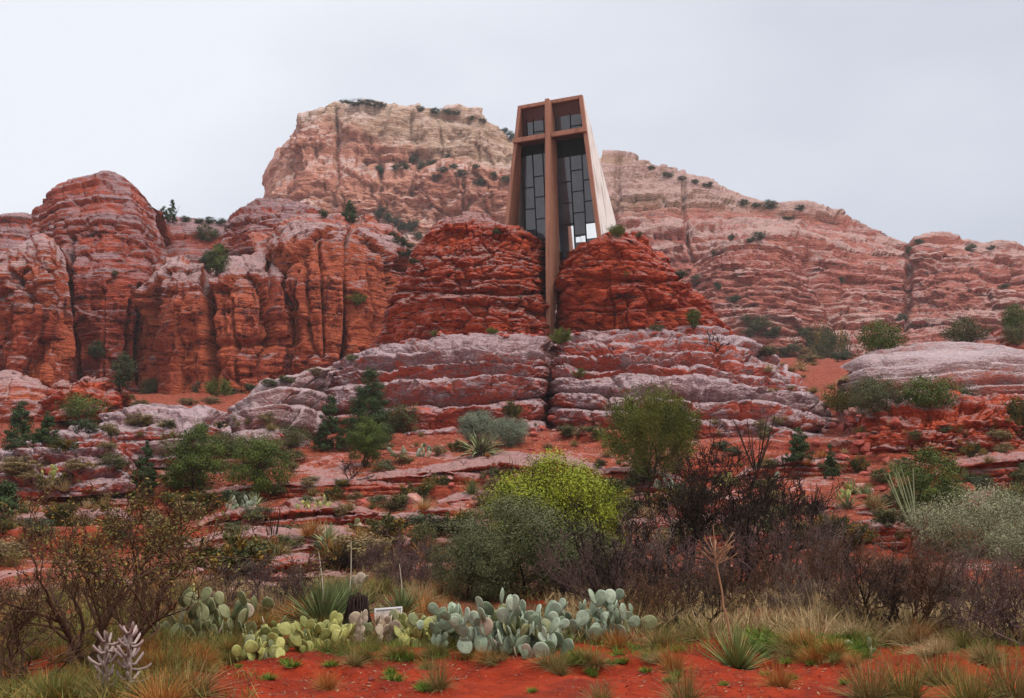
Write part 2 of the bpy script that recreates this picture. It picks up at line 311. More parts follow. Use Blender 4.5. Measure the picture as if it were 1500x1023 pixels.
# ---------------------------------------------------------------- rock and soil
RED, RED2, DK = (.50, .085, .035), (.40, .052, .024), (.13, .018, .014)
PAT, PALE = (.30, .16, .15), (.55, .36, .34)
def gmat():
    m = MT('red_soil'); up = m.up()
    big = m.noise(.22, 5, .6); med = m.noise(1.6, 5, .65); fin = m.noise(14, 4, .7); st = m.vor(5.5, out=1); sd = m.vor(5.5)
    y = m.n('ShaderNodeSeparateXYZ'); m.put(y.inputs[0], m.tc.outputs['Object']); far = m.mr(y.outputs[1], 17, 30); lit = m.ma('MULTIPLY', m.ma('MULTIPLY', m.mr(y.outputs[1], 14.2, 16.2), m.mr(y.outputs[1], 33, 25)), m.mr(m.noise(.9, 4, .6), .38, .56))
    soil = m.mix(m.mr(med, .35, .65), (.31, .032, .007), (.19, .018, .005))
    soil = m.mix(m.mr(fin, .5, .75, 0, .55), soil, (.13, .016, .006)); soil = m.mix(m.mr(m.noise(.7, 5, .7), .50, .66, 0, .7), soil, (.15, .022, .010)); soil = m.mix(m.mr(m.vor(9), .16, .10, 0, .8), soil, (.33, .09, .05))
    sl = m.mix(m.mr(med, .35, .65), (.27, .058, .026), (.15, .030, .016))
    peb = m.n('ShaderNodeSeparateColor'); m.put(peb.inputs[0], st)
    sl = m.mix(m.ma('MULTIPLY', m.mr(peb.outputs[0], .62, .7), m.mr(sd, .5, .3)), sl, m.mix(peb.outputs[1], (.50, .20, .15), (.30, .05, .03)))
    slab = m.ma('MULTIPLY', m.mr(m.ma('ADD', big, m.ma('MULTIPLY', m.ma('SUBTRACT', med, .5), .5)), .56, .62), m.mr(y.outputs[1], 95, 78))
    sl = m.mix(m.ma('MULTIPLY', slab, m.mr(up, .8, .95)), sl, m.mix(m.mr(fin, .35, .65), (.40, .20, .17), (.26, .10, .08)))
    rk = m.mix(m.mr(m.noise(1.1, 5, .6, (1, 1, 5)), .4, .6), (.30, .055, .025), (.14, .024, .014))
    sl = m.mix(m.mr(up, .86, .66), sl, rk)
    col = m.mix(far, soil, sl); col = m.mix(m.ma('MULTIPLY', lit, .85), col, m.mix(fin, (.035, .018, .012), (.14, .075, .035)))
    rough = m.ma('SUBTRACT', .9, m.ma('MULTIPLY', m.ma('MULTIPLY', slab, far), .5))
    h = m.ma('ADD', m.ma('MULTIPLY', fin, .35), m.ma('ADD', med, m.ma('MULTIPLY', sd, -.35)))
    return m.out(col, rough, m.bump(h, .16, 1.0), .12)
ground = build_ground(gmat())
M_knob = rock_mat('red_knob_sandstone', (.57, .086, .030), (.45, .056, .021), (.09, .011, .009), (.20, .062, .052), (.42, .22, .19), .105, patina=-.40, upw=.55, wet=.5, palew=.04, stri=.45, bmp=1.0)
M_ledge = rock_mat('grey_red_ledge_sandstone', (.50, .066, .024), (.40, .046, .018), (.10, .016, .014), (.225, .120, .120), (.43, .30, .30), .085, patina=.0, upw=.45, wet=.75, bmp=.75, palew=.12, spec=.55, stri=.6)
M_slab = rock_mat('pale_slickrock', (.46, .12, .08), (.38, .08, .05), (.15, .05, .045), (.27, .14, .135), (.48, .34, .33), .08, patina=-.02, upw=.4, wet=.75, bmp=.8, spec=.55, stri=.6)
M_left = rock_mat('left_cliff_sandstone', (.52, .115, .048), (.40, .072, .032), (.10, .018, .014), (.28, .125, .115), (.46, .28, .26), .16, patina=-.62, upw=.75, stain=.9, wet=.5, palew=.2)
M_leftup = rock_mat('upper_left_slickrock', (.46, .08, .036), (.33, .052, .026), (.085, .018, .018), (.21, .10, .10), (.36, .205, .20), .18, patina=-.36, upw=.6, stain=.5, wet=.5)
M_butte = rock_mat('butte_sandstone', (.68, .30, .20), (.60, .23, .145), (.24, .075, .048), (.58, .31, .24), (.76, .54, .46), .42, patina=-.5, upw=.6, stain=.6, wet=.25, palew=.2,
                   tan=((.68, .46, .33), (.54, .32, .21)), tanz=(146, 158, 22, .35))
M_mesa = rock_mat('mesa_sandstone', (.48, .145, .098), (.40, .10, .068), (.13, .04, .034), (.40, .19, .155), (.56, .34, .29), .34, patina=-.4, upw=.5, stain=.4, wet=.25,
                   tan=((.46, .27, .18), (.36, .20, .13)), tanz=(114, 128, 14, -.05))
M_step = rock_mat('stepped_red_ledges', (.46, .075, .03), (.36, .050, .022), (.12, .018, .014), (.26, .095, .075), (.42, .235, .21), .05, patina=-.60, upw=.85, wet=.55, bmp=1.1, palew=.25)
relief('butte', [
 [(360,430,430),(420,430,400),(560,430,390),(700,430,390),(860,430,400),(960,430,420)],
 [(378,345,450),(395,340,425),(440,332,410),(560,330,405),(700,330,405),(860,330,410),(960,330,425)],
 [(384,300,470),(394,285,440),(440,270,422),(500,258,418),(560,262,413),(640,254,413),(720,252,414),(860,262,420),(960,270,435)],
 [(386,285,480),(400,245,452),(440,225,438),(490,228,436),(560,242,438),(640,240,440),(720,246,441),(860,256,446),(960,266,455)],
 [(388,262,490),(405,225,458),(440,202,447),(490,205,446),(560,212,447),(640,212,448),(715,220,449),(860,246,452),(960,258,460)],
 [(398,238,500),(416,210,470),(443,188,455),(490,172,453),(560,170,453),(640,176,454),(710,186,455),(750,225,458),(860,240,462),(960,252,470)],
 [(412,218,505),(430,206,490),(442,197,478),(446,180,472),(454,166,468),(480,153,466),(520,148,466),(560,152,466),(600,157,466),(650,160,466),(690,166,466),(720,176,468),(742,190,472),(756,212,478),(800,236,485),(960,252,490)]],
 M_butte, st=[(7, 16, 1.5, 1.3, 14, 1.6, 1.6), (1.6, 4, .5, .6, 0, 0, 0)], flute=(2.2, 15), lumps=(2.0, 22), fine=(.7, 5), warp=(3, 60), fac=[(15,1.2,2.0,.8),(6,.6,.9,1.3)], seed=3, back=60, wt=(.5,.5,.9,.9,.5,.5,.7),
 grooves=[(492,160,495,240,2.5,2.5),(440,190,420,290,3,3),(495,240,490,300,4,3),(603,160,601,200,1.6,1.5),(645,185,648,235,2,1.6),(560,250,552,330,3,3),(682,250,676,330,3,3),(700,195,704,240,2,1.6)])
relief('mesa', [
 [(860,545,330),(1000,535,300),(1150,530,290),(1300,530,285),(1420,530,285),(1560,530,285)],
 [(860,440,350),(960,440,340),(1020,435,325),(1100,425,316),(1170,425,314),(1220,440,322),(1330,440,328),(1420,445,312),(1560,445,312)],
 [(866,390,362),(960,390,352),(1025,385,336),(1100,376,326),(1160,384,327),(1215,400,336),(1330,410,338),(1420,405,324),(1560,410,324)],
 [(870,350,375),(960,350,366),(1030,352,356),(1095,352,340),(1150,362,346),(1220,375,352),(1330,392,352),(1420,382,340),(1560,390,340)],
 [(875,290,400),(960,300,394),(1040,318,388),(1095,330,380),(1150,335,380),(1220,348,376),(1325,380,372),(1345,368,360),(1420,368,358),(1560,384,358)],
 [(880,240,420),(950,256,415),(1040,280,410),(1080,300,406),(1150,312,404),(1215,322,402),(1280,347,398),(1327,372,394),(1350,356,380),(1420,362,380),(1500,372,382),(1560,385,385)],
 [(882,224,440),(920,231,436),(950,243,432),(985,253,430),(1040,267,426),(1058,282,424),(1080,291,422),(1130,302,420),(1180,304,418),(1215,312,416),(1250,323,412),(1280,340,408),(1305,356,406),(1326,370,404),(1336,358,396),(1345,350,392),(1386,347,390),(1410,358,390),(1440,362,392),(1470,357,394),(1490,363,395),(1500,378,398),(1560,392,400)]],
 M_mesa, st=[(3.2, 10, 2.4, 2.2, 16, .8, .7), (1.0, 2.8, .7, .8, 0, 0, 0)], lumps=(1.8, 24), fine=(.5, 4), warp=(2.2, 50), fac=[(13,.8,1.2,2.2),(5,.35,.55,2)], seed=8, back=60, dip=(.03, 0),
 grooves=[(1332,368,1328,480,3.5,3.5),(1000,270,1012,420,3,2.5),(1185,380,1215,470,8,4),(905,235,900,350,5,3)])
relief('mesa_buttress', [[(985,535,300),(1040,528,284),(1100,523,280),(1160,523,282),(1235,535,300)],[(995,450,312),(1045,442,298),(1100,437,293),(1160,441,296),(1216,470,312)],[(1006,405,325),(1050,388,311),(1100,383,307),(1150,389,310),(1192,420,325)],[(1016,388,340),(1046,363,330),(1095,351,326),(1140,355,328),(1170,387,340)]],
 M_mesa, st=[(2.4, 7, 1.6, 1.6, 12, .8, .7), (.9, 2.4, .5, .6, 0, 0, 0)], vf=.5, lumps=(1.2, 18), fine=(.4, 4), warp=(1.5, 40), fac=[(11,.7,1.1,2.2),(4,.35,.5,2)], seed=9, back=25)
relief('cliff_saddle', [[(200,440,215),(280,430,210),(350,420,212)],[(205,370,222),(280,360,220),(350,365,222)],
 [(213,327,240),(245,319,240),(290,322,240),(345,326,240),(372,332,245)]], M_leftup, st=[(1.2,3.5,.7,.6,5,.3,.3)], seed=12, back=30, warp=(1.2,20))
relief('cliff', [[(-60,460,220),(30,460,220),(75,460,232)],[(-60,390,226),(30,375,226),(75,385,236)],[(-60,345,234),(20,338,234),(50,345,236),(78,360,246)],
 [(-60,330,245),(-5,323,245),(14,312,245),(34,309,245),(52,316,247),(78,332,258)]], M_leftup, st=[(1.2,4,.8,.7,5,.4,.4)], seed=13, back=30, warp=(1.2,20))
relief('cliff', [[(30,620,185),(90,615,172),(150,605,168),(220,595,172),(270,590,182)],[(34,550,186),(90,550,173),(150,540,169),(215,535,173),(262,545,184)],
 [(38,450,187),(90,420,175),(150,410,172),(215,415,175),(262,430,187)],[(39,400,190),(88,380,180),(150,374,178),(215,388,180),(258,410,191)],
 [(42,355,196),(86,330,188),(148,322,185),(205,338,187),(246,370,197)],
 [(48,325,206),(88,292,200),(145,276,197),(192,284,198),(228,320,206)],
 [(50,318,212),(62,300,210),(90,278,208),(115,263,206),(150,258,205),(185,263,206),(213,289,208),(226,306,212),(240,322,220)]],
 M_leftup, st=[(1.3,4.5,.75,.7,6,.35,.4),(.5,1.2,.22,.22,0,0,0)], fac=[(6,.35,.5,1.6,.3)], seed=14, back=35, warp=(1.6,22), wt=(.3,.3,.6,1,1,1,1), flute=(.5,8), lumps=(.8,16),
 grooves=[(100,345,108,600,4,3),(208,420,205,560,4,3),(190,440,188,555,2.5,2),(150,425,150,560,3,1.2)])
relief('cliff', [[(315,400,205),(360,395,197),(420,390,196),(480,390,204)],[(320,365,207),(365,345,200),(420,335,199),(475,345,207)],
 [(328,338,214),(368,314,209),(420,309,208),(465,319,214)],[(340,326,225),(360,313,223),(377,296,221),(420,293,220),(452,304,222),(482,318,228)]],
 M_leftup, st=[(.9,3,.8,.8,5,.3,.4),(.4,.9,.2,.25,0,0,0)], fac=[(5,.5,.7,1.6)], seed=15, back=30, warp=(.9,24), lumps=(.6,10))
relief('cliff', [[(195,605,172),(250,600,158),(320,598,155),(380,590,155),(440,580,162)],[(200,540,173),(250,530,159),(320,525,156),(380,520,156),(440,515,163)],
 [(208,440,176),(250,425,162),(310,430,161),(370,415,160),(440,410,166)],[(215,405,182),(255,388,170),(308,405,169),(365,386,166),(435,385,172)],
 [(222,396,190),(262,374,184),(298,392,182),(325,384,181),(360,372,180),(430,365,185)]],
 M_left, st=[(2,6,.5,.6,6,.5,.6),(.5,1.3,.2,.2,0,0,0)], fac=[(10,1.5,.9,.42,.5),(3.5,.30,.35,.7,.5)], seed=16, back=20, wt=(.9,.4,.4,.8,1), flute=(.9,8), lumps=(.7,12),
 grooves=[(308,385,296,560,6,4.5),(395,380,385,580,3,2.0),(222,450,228,590,3,1.5),(340,440,345,560,2.5,1.2),(300,505,410,500,5,1.6)])
relief('cliff', [[(392,585,168),(420,578,160),(470,560,158),(520,545,160),(560,530,165),(600,510,175),(630,500,190)],
 [(390,500,169),(420,490,161),(470,480,159),(520,470,161),(560,455,166),(603,450,177),(630,450,192)],
 [(385,400,172),(415,378,164),(460,360,162),(510,360,164),(560,380,169),(600,402,180),(626,415,195)],
 [(374,370,178),(410,345,170),(460,331,168),(513,335,169),(560,352,176),(598,384,187),(620,402,200)],
 [(365,346,192),(410,326,184),(455,318,182),(497,322,183),(518,330,184),(530,310,186),(545,316,188),(556,334,190),(576,352,193),(600,372,198),(618,394,206)]],
 M_left, st=[(2,6,.55,.6,6,.5,.5),(.5,1.3,.2,.2,0,0,0)], fac=[(10,1.5,.9,.42,.5),(3.5,.30,.35,.7,.5)], seed=17, back=18, wt=(.8,.35,.35,.9,1), flute=(.9,8), lumps=(.7,12),
 grooves=[(517,335,505,545,3.5,3.5),(412,370,404,570,3.5,2.5),(470,350,474,520,2.5,1.6),(545,400,560,500,2.5,1.5),(440,400,428,545,2,1.3)])
relief('cliff', [[(-60,605,156),(20,612,148),(70,607,147),(100,596,155)],[(-60,520,157),(20,510,149),(70,505,148.5),(103,500,157)],
 [(-60,420,158),(25,405,151),(68,398,150.5),(98,412,158)],[(-60,392,163),(28,366,157),(65,356,156),(92,378,162)],[(-60,385,168),(12,378,167),(35,353,165),(62,345,164),(86,360,168)]],
 M_left, st=[(2,6,.5,.6,5,.5,.6),(.5,1.2,.2,.2,0,0,0)], fac=[(9,1.3,.8,.42,.5),(3.2,.30,.35,.7,.5)], seed=18, back=15, wt=(.8,.4,.4,.9,1), flute=(.8,7), lumps=(.6,10), grooves=[(22,400,18,600,3,2),(75,400,80,590,3,1.6)])
relief('rock_outcrop', [[(-60,630,118),(30,626,116),(70,618,118),(98,604,128)],[(-60,580,121),(30,575,119),(65,575,121),(90,587,130)],[(-60,554,128),(18,545,127),(55,552,128),(82,574,136)]],
 M_left, st=[(1,2.4,.4,.4,3,.3,.3)], seed=19, back=12, lumps=(.5,6))
relief('rock_outcrop', [[(50,612,112),(80,610,105),(130,608,103),(175,605,106),(202,600,114)],[(62,590,113),(85,580,107),(130,574,105),(170,578,108),(197,588,115)],[(75,574,118),(95,562,112),(128,552,110),(160,556,112),(187,573,118)]],
 M_knob, st=[(.9,2.2,.4,.4,2.5,.35,.3)], fac=[(2.5,.4,.6,1.2),(1,.15,.25,1.3)], seed=20, back=10, lumps=(.6,5))
relief('rock_outcrop', [[(1366,518,150),(1420,514,142),(1560,515,138)],[(1380,506,155),(1430,492,150),(1470,476,146),(1560,478,144)]], M_knob, st=[(.7,1.6,.4,.4,2.5,.3,.3)], seed=21, back=14)
KS = [(3.0, 4.6, .35, .55, 3.6, .75, .8, 0, .52), (.7, 1.8, .36, .32, 1.9, .55, .45, .46, 1.3), (.4, .9, .07, .16, 1.3, .16, .14)]
relief('chapel_knob', [
 [(540,516,134),(552,506,124),(580,499,117),(640,492,112),(720,486,110.5),(770,486,112),(795,490,115),(806,495,121)],
 [(558,490,131),(566,470,122.5),(588,458,117),(640,454,112),(720,449,110.6),(770,452,112),(795,456,115.3),(807,462,121.5)],
 [(570,450,131),(578,428,123),(603,410,117.5),(650,403,113.5),(720,399,111.8),(770,402,113),(796,408,116.3),(808,418,122.5)],
 [(590,412,131),(599,390,124),(620,372,119),(660,362,116),(720,358,114.4),(770,370,115),(797,388,117.5),(809,402,123.5)],
 [(606,380,132),(614,358,126),(634,338,121.5),(672,326,118.5),(720,328,117),(762,342,117),(794,370,119),(810,394,124.5)],
 [(612,368,134),(622,347,129),(640,328,125),(664,316,122.5),(685,307,121.5),(715,310,121),(735,322,120.5),(765,329,120),(782,347,120),(800,368,121.5),(811,390,126)]],
 M_knob, st=KS, vf=.25, fac=[(2.6,.34,.36,1.4,1.0),(1.0,.13,.12,1.6)], seed=31, back=7, lumps=(.55,7), fine=(.07,.9), warp=(.7,14), hz=.15, res=1.25,
 grooves=[(575,425,800,430,2.5,.8),(590,403,800,405,2,.7)])
relief('chapel_knob', [
 [(812,494,121),(825,491,116),(860,489,112),(920,486,110),(980,484,112),(1030,486,117),(1062,490,124),(1084,499,133)],
 [(812,462,122),(826,456,116.5),(862,452,112),(920,448,110.4),(980,446,112.6),(1022,450,118),(1048,462,124),(1064,476,131)],
 [(812,420,123),(828,410,117),(864,402,113),(920,398,111.4),(968,402,114),(1000,414,119),(1022,432,125),(1036,447,131)],
 [(814,398,123),(832,386,117.5),(866,370,113.8),(905,363,112.8),(942,368,115),(968,384,120),(988,402,126),(1000,415,132)],
 [(816,390,124),(834,374,118),(866,357,114.8),(900,350,114.2),(930,354,116.5),(955,370,122),(972,385,128),(984,397,134)],
 [(818,386,126),(838,366,119),(866,351,116.5),(900,343,116.3),(926,345,118.5),(945,356,123),(962,373,130),(974,386,136)]],
 M_knob, st=KS, vf=.25, fac=[(2.6,.38,.40,1.4,1.0),(1.0,.13,.12,1.6)], seed=32, back=7, lumps=(.55,7), fine=(.07,.9), warp=(.7,14), hz=.15, res=1.25, grooves=[(850,405,1000,412,2.5,.9),(830,455,1010,450,2,.7)])
LS = [(1.5, 2.9, .5, .85, 4.6, .5, .5), (.55, 1.3, .06, .11, 2.4, .16, .2)]
relief('rock_ledges', [
 [(436,656,100),(470,644,93),(540,638,88),(620,628,86),(700,622,85.5),(770,618,86.5),(798,616,89),(804,612,94)],
 [(436,632,101),(465,615,95),(540,600,90),(620,592,88),(700,588,87.5),(770,586,88.5),(798,586,91),(804,586,95)],
 [(445,600,104),(475,580,98),(540,566,93.5),(620,560,91),(700,556,90.5),(770,555,91),(798,556,93),(805,558,97)],
 [(462,570,108),(490,555,102),(545,541,98),(620,530,96),(700,526,95),(770,526,96),(798,528,97),(806,532,101)],
 [(480,548,113),(510,532,108),(555,515,105),(620,506,103),(700,500,102),(770,500,103),(798,502,104),(806,506,107)],
 [(500,535,122),(530,518,118),(560,503,116),(620,493,114),(700,487,112.5),(770,487,113),(798,490,115),(808,494,118)]],
 M_ledge, st=LS, vf=.85, terr=1.0, fac=[(2.4,.16,.25,1.6),(.9,.08,.12,1.6)], seed=41, back=8, lumps=(.4,5), fine=(.05,.8), warp=(.5,14), hz=.5, res=1.25, dip=(0,.02))
relief('rock_ledges', [
 [(805,612,94),(815,616,89),(870,620,86),(950,628,84),(1040,640,82),(1130,660,81),(1200,672,83),(1228,664,88),(1240,645,95)],
 [(805,586,95),(815,586,91),(870,588,88),(950,592,86),(1040,600,84.5),(1130,612,84),(1195,622,86),(1222,628,90),(1232,625,96)],
 [(806,558,97),(815,556,93),(870,556,90.5),(950,556,89.5),(1040,562,89),(1120,572,89),(1175,585,90.5),(1205,598,94),(1218,604,100)],
 [(807,532,101),(818,528,97),(870,526,95),(950,524,94),(1040,528,94),(1100,540,95),(1150,556,97),(1180,572,101),(1195,582,107)],
 [(808,506,107),(820,502,104),(870,498,102),(950,494,101),(1040,498,102),(1085,510,103),(1120,525,106),(1150,542,110),(1165,550,116)],
 [(810,494,118),(822,490,115),(870,487,113),(950,485,112),(1040,486,114),(1070,494,117),(1095,505,121),(1110,515,126),(1120,524,132)]],
 M_ledge, st=LS, vf=.85, terr=1.0, fac=[(2.4,.18,.3,1.6),(.9,.08,.14,1.6)], seed=42, back=8, lumps=(.4,5), fine=(.05,.8), warp=(.5,14), hz=.5, res=1.25, dip=(0,.02))
relief('rock_ledges', [[(318,652,84),(345,650,80),(400,650,80),(440,655,84),(475,660,92)],[(324,632,85),(350,620,82),(405,612,82),(445,612,87),(478,620,95)],
 [(340,610,89),(370,590,86),(415,580,87),(450,578,92),(484,585,100)],[(362,588,94),(395,567,92),(430,556,93),(465,548,98),(502,545,108)],[(385,572,103),(415,556,102),(445,548,103),(480,540,108),(520,530,118)]],
 M_slab, st=LS, vf=.85, terr=.9, seed=43, back=8, lumps=(.35,5), fine=(.07,.8), warp=(.5,12), hz=.6, res=1.4)
relief('rock_ledges', [[(-60,720,58),(40,716,55),(120,712,54),(178,708,56),(197,702,60)],[(-60,692,59),(40,682,56),(120,677,55.5),(172,682,57.5),(192,687,61)],
 [(-60,678,61),(20,662,59),(80,645,58),(140,645,58.5),(174,658,60.5),(188,670,64)],[(-60,674,66),(20,655,65),(70,633,63.5),(110,622,63),(150,629,63.5),(173,646,66),(184,662,70)]],
 M_ledge, st=[(.5,1.2,.3,.3,2,.3,.25),(.2,.45,.08,.08,0,0,0)], fac=[(1.6,.2,.35,1.8),(.7,.08,.14,1.6)], terr=.9, seed=44, back=5, lumps=(.3,4), fine=(.05,.6), warp=(.4,8))
relief('rock_ledges', [[(140,662,73),(170,668,70),(240,672,69),(300,665,69),(345,655,72)],[(145,625,74),(175,624,71.5),(240,626,70.5),(300,626,70.5),(340,630,73)],
 [(150,609,78),(180,603,76),(240,601,75.5),(300,603,75),(332,613,78)],[(150,603,85),(190,596,84),(240,595,83),(290,597,83),(327,607,86)]],
 M_ledge, st=[(.6,1.4,.35,.4,3,.3,.3),(.25,.5,.08,.08,0,0,0)], fac=[(1.8,.2,.3,1.8)], terr=.9, seed=45, back=5, lumps=(.25,4), fine=(.05,.6), warp=(.3,10))
relief('rock_ledges', [[(1228,600,86),(1260,602,82),(1340,612,80),(1430,612,79),(1560,600,79)],[(1234,567,88),(1265,562,84.5),(1340,557,83),(1430,554,82),(1560,557,82)],
 [(1239,547,92),(1270,535,90),(1340,525,89),(1430,523,88),(1560,532,88)],[(1245,533,100),(1275,515,99),(1330,506,98),(1400,503,97),(1455,507,97),(1560,520,97)]],
 M_slab, st=[(1.0,2.4,.3,.5,7,.2,.25),(.35,.8,.07,.09,0,0,0)], terr=.8, vf=.6, seed=46, back=7, lumps=(.3,6), fine=(.05,.8), warp=(.4,16), hz=.6)
relief('rock_ledges', [[(775,640,100),(800,640,99),(835,640,100)],[(775,570,103),(800,570,102),(835,570,103)],[(775,515,113),(800,515,112),(835,515,113)],[(775,490,122),(800,492,121),(835,490,122)]], M_knob, st=[(.8,1.6,.3,.3,2,.2,.2)], seed=70, back=6, lumps=(.3,3))
relief('red_rock_bank', [[(1255,662,76),(1290,658,73),(1360,656,71),(1430,654,71),(1485,646,73),(1530,636,78)],[(1262,627,77),(1292,621,74),(1360,617,72.5),(1430,613,72.5),(1482,613,74.5),(1530,613,79)],
 [(1266,604,80),(1295,593,78),(1360,585,77),(1430,581,77),(1482,586,78.5),(1530,600,84)]], M_knob, st=[(.6,1.5,.3,.3,1.8,.4,.3),(.25,.5,.1,.1,.8,.1,.1)], fac=[(1.8,.3,.45,1.4),(.8,.14,.2,1.4)], seed=47, back=5, lumps=(.4,4), fine=(.08,.6), warp=(.4,8))
def ledge(x0, x1, y0, y1, hpx, mat, seed, dpx=18):
    """a low bed of rock cropping out of the slope; y = photo row of its foot at both ends"""
    def Dg(px, py): 
        Ds = np.geomspace(16, 110, 400); return np.interp(-py, -gpy(px+0*Ds, Ds), Ds)
    xs = np.linspace(x0, x1, 9); rs = random.Random(seed); rows = [[], [], [], []]
    for i, x in enumerate(xs):
        en = math.sin(math.pi*(i+.35)/8.7)**.45; y = y0+(y1-y0)*i/8+rs.uniform(-3, 3); hh = hpx*en*rs.uniform(.8, 1.15)-5*(1-en); D = float(Dg(x, y))
        rows[0].append((x, y+8, D-.35)); rows[1].append((x, y-hh*.55, D+.05)); rows[2].append((x, y-hh, D+.5)); rows[3].append((x, y-hh-dpx*en, float(Dg(x, y-hh-dpx*en*.8))+.6))
    relief('rock_ledges', rows, mat, fac=[(1.1,.06,.10,2),(.5,.03,.05,1.6)], terr=.5, vf=.6, st=[(.22,.5,.12,.16,1.9,.14,.2),(.1,.2,.03,.04,0,0,0)], seed=seed, back=1.6, lumps=(.10,2.5), fine=(.025,.4), warp=(.15,5), sm=8, res=1.4)
for q in [(285,575,775,757,20,M_step,51,10),(255,650,845,838,24,M_step,52,16),(515,725,712,702,16,M_step,53,8),(590,885,702,694,20,M_step,54,12),
          (880,1110,745,735,14,M_step,55,10),(1170,1400,795,780,14,M_step,56,12),(-40,190,742,735,16,M_step,57,12),(900,1260,800,790,16,M_step,58,12),
          (250,470,880,872,14,M_step,59,10),(1370,1560,700,690,24,M_step,60,10),(860,1000,700,705,14,M_step,61,8),(1080,1260,700,690,20,M_step,62,8),(560,660,772,768,9,M_step,63,8),(300,420,690,685,8,M_step,64,8),
          (300,600,724,716,14,M_step,65,10),(270,600,802,796,16,M_step,66,12),(330,700,818,810,18,M_step,67,12),(260,560,860,853,18,M_step,68,12),(600,730,760,755,12,M_step,69,8),(1000,1250,752,744,12,M_step,71,10),(1250,1520,748,738,14,M_step,72,10),(880,1180,777,770,14,M_step,73,10),(640,900,737,730,10,M_step,74,8),(-40,200,778,770,16,M_step,75,10),(560,800,845,838,16,M_step,76,12)]: ledge(*q)
# ---------------------------------------------------------------- chapel
class MB:
    def __init__(s): s.v = []; s.f = []
    def quad_prism(s, a, b):                      # two matching polygons joined into a solid
        n = len(a); o = len(s.v); s.v += [tuple(p) for p in a]+[tuple(p) for p in b]
        s.f.append(tuple(range(o, o+n))[::-1]); s.f.append(tuple(range(o+n, o+2*n)))
        for i in range(n): j = (i+1) % n; s.f.append((o+i, o+j, o+n+j, o+n+i))
        return s
    def box(s, x0, x1, y0, y1, z0, z1): return s.quad_prism([(x0,y0,z0),(x1,y0,z0),(x1,y1,z0),(x0,y1,z0)], [(x0,y0,z1),(x1,y0,z1),(x1,y1,z1),(x0,y1,z1)])
    def mesh(s, name, bev=0):
        me = bpy.data.meshes.new(name); me.from_pydata(s.v, [], s.f)
        import bmesh
        bm = bmesh.new(); bm.from_mesh(me); bmesh.ops.recalc_face_normals(bm, faces=bm.faces)
        if bev: bmesh.ops.bevel(bm, geom=bm.edges[:], offset=bev, segments=2, affect='EDGES', clamp_overlap=True)
        bm.to_mesh(me); bm.free(); return me
def concrete(name, A, B, streak):
    m = MT(name); sp_ = m.noise(14, 3, .8); big = m.noise(.5, 5, .6); st = m.noise(1.3, 4, .6, (1, 1, .07))
    col = m.mix(m.mr(sp_, .35, .65), A, B); col = m.mix(m.mr(big, .4, .7, 0, .35), col, m.mix(1, col, (.72, .66, .62), 'MULTIPLY'))
    col = m.mix(m.ma('MULTIPLY', m.mr(st, .52, .66), streak), col, m.mix(1, col, (.45, .36, .33), 'MULTIPLY'))
    return m.out(col, .7, m.bump(sp_, .02), .4)
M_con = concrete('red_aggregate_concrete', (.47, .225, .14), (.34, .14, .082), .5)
M_side = concrete('sky_lit_side_concrete', (.82, .76, .70), (.70, .63, .57), .6)  # paler than the front: sky light on the side walls put into the colour
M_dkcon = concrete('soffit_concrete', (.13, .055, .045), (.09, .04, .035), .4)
def simple(name, col, rough=.5, metal=0.0, spec=.5, var=.25, sc=3.0):
    m = MT(name); n = m.noise(sc, 4, .6); m.b.inputs['Metallic'].default_value = metal
    return m.out(m.mix(m.mr(n, .35, .65, 0, var), col, tuple(c*.5 for c in col)), rough, None, spec)
M_glass = simple('tinted_glass', (.055, .057, .07), .05, 0, .9, .5, .7)
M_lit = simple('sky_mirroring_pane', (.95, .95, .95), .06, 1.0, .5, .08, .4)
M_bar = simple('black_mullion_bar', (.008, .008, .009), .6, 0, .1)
CD0 = 118.0; sc_ = CD0/113.0; AZ = R(24.3)
p0 = at(807, 495, CD0); zt = float(at(807, 147, CD0)[2])-p0[2]
ch = empty('chapel', tuple(p0), 'angular concrete chapel with a giant cross front of dark glass between two red knobs', 'chapel'); ch.rotation_euler = (0, 0, -AZ)
Z35 = float(at(807, 335, CD0)[2])-p0[2]
hw = lambda z: 3.95+(zt-z)*(5.72-3.95)/(zt-Z35)          # half width at height z
gd = lambda z: .75+(zt-z)*.125                           # how far the glass is set back
SL = 2.2                                                 # roof falls this much per metre of depth
zb = Z35-5.0; E = .85
for s in (-1, 1):
    fr = MB(); t = .44
    fr.quad_prism([(s*hw(zt), 0, zt), (s*hw(zb), 0, zb), (s*(hw(zb)-t), 0, zb), (s*(hw(zt)-t), 0, zt)], [(s*hw(zt), .35, zt), (s*hw(zb), .35, zb), (s*(hw(zb)-t), .35, zb), (s*(hw(zt)-t), .35, zt)])
    obj('front_frame', fr.mesh('front_frame', .03), M_con, ch)
    wl = MB(); pr = [(.352, zt-.352*SL*.0), (.352, zb), ((zt-zb)/SL*1.0+.35, zb)]
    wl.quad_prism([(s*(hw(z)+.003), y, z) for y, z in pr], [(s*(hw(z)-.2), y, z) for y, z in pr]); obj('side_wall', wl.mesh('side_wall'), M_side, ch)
    ln = MB(); pr = [(.352, zt-.8), (.352, zb), (gd(zb)+.2, zb), (gd(zt-3)+.2, zt-3.2)]
    ln.quad_prism([(s*(hw(z)-.204), y, z) for y, z in pr], [(s*(hw(z)-.435), y, z) for y, z in pr]); obj('reveal', ln.mesh('reveal'), M_con, ch)
hd = MB(); hd.box(-hw(zt)+.442, hw(zt)-.442, 0.002, .34, zt-.42, zt); obj('head_beam', hd.mesh('head_beam', .03), M_con, ch)
rf = MB(); pr = [(.36, zt), (.36, zt-.25), ((zt-zb)/SL-.05, zb), ((zt-zb)/SL+.2, zb)]
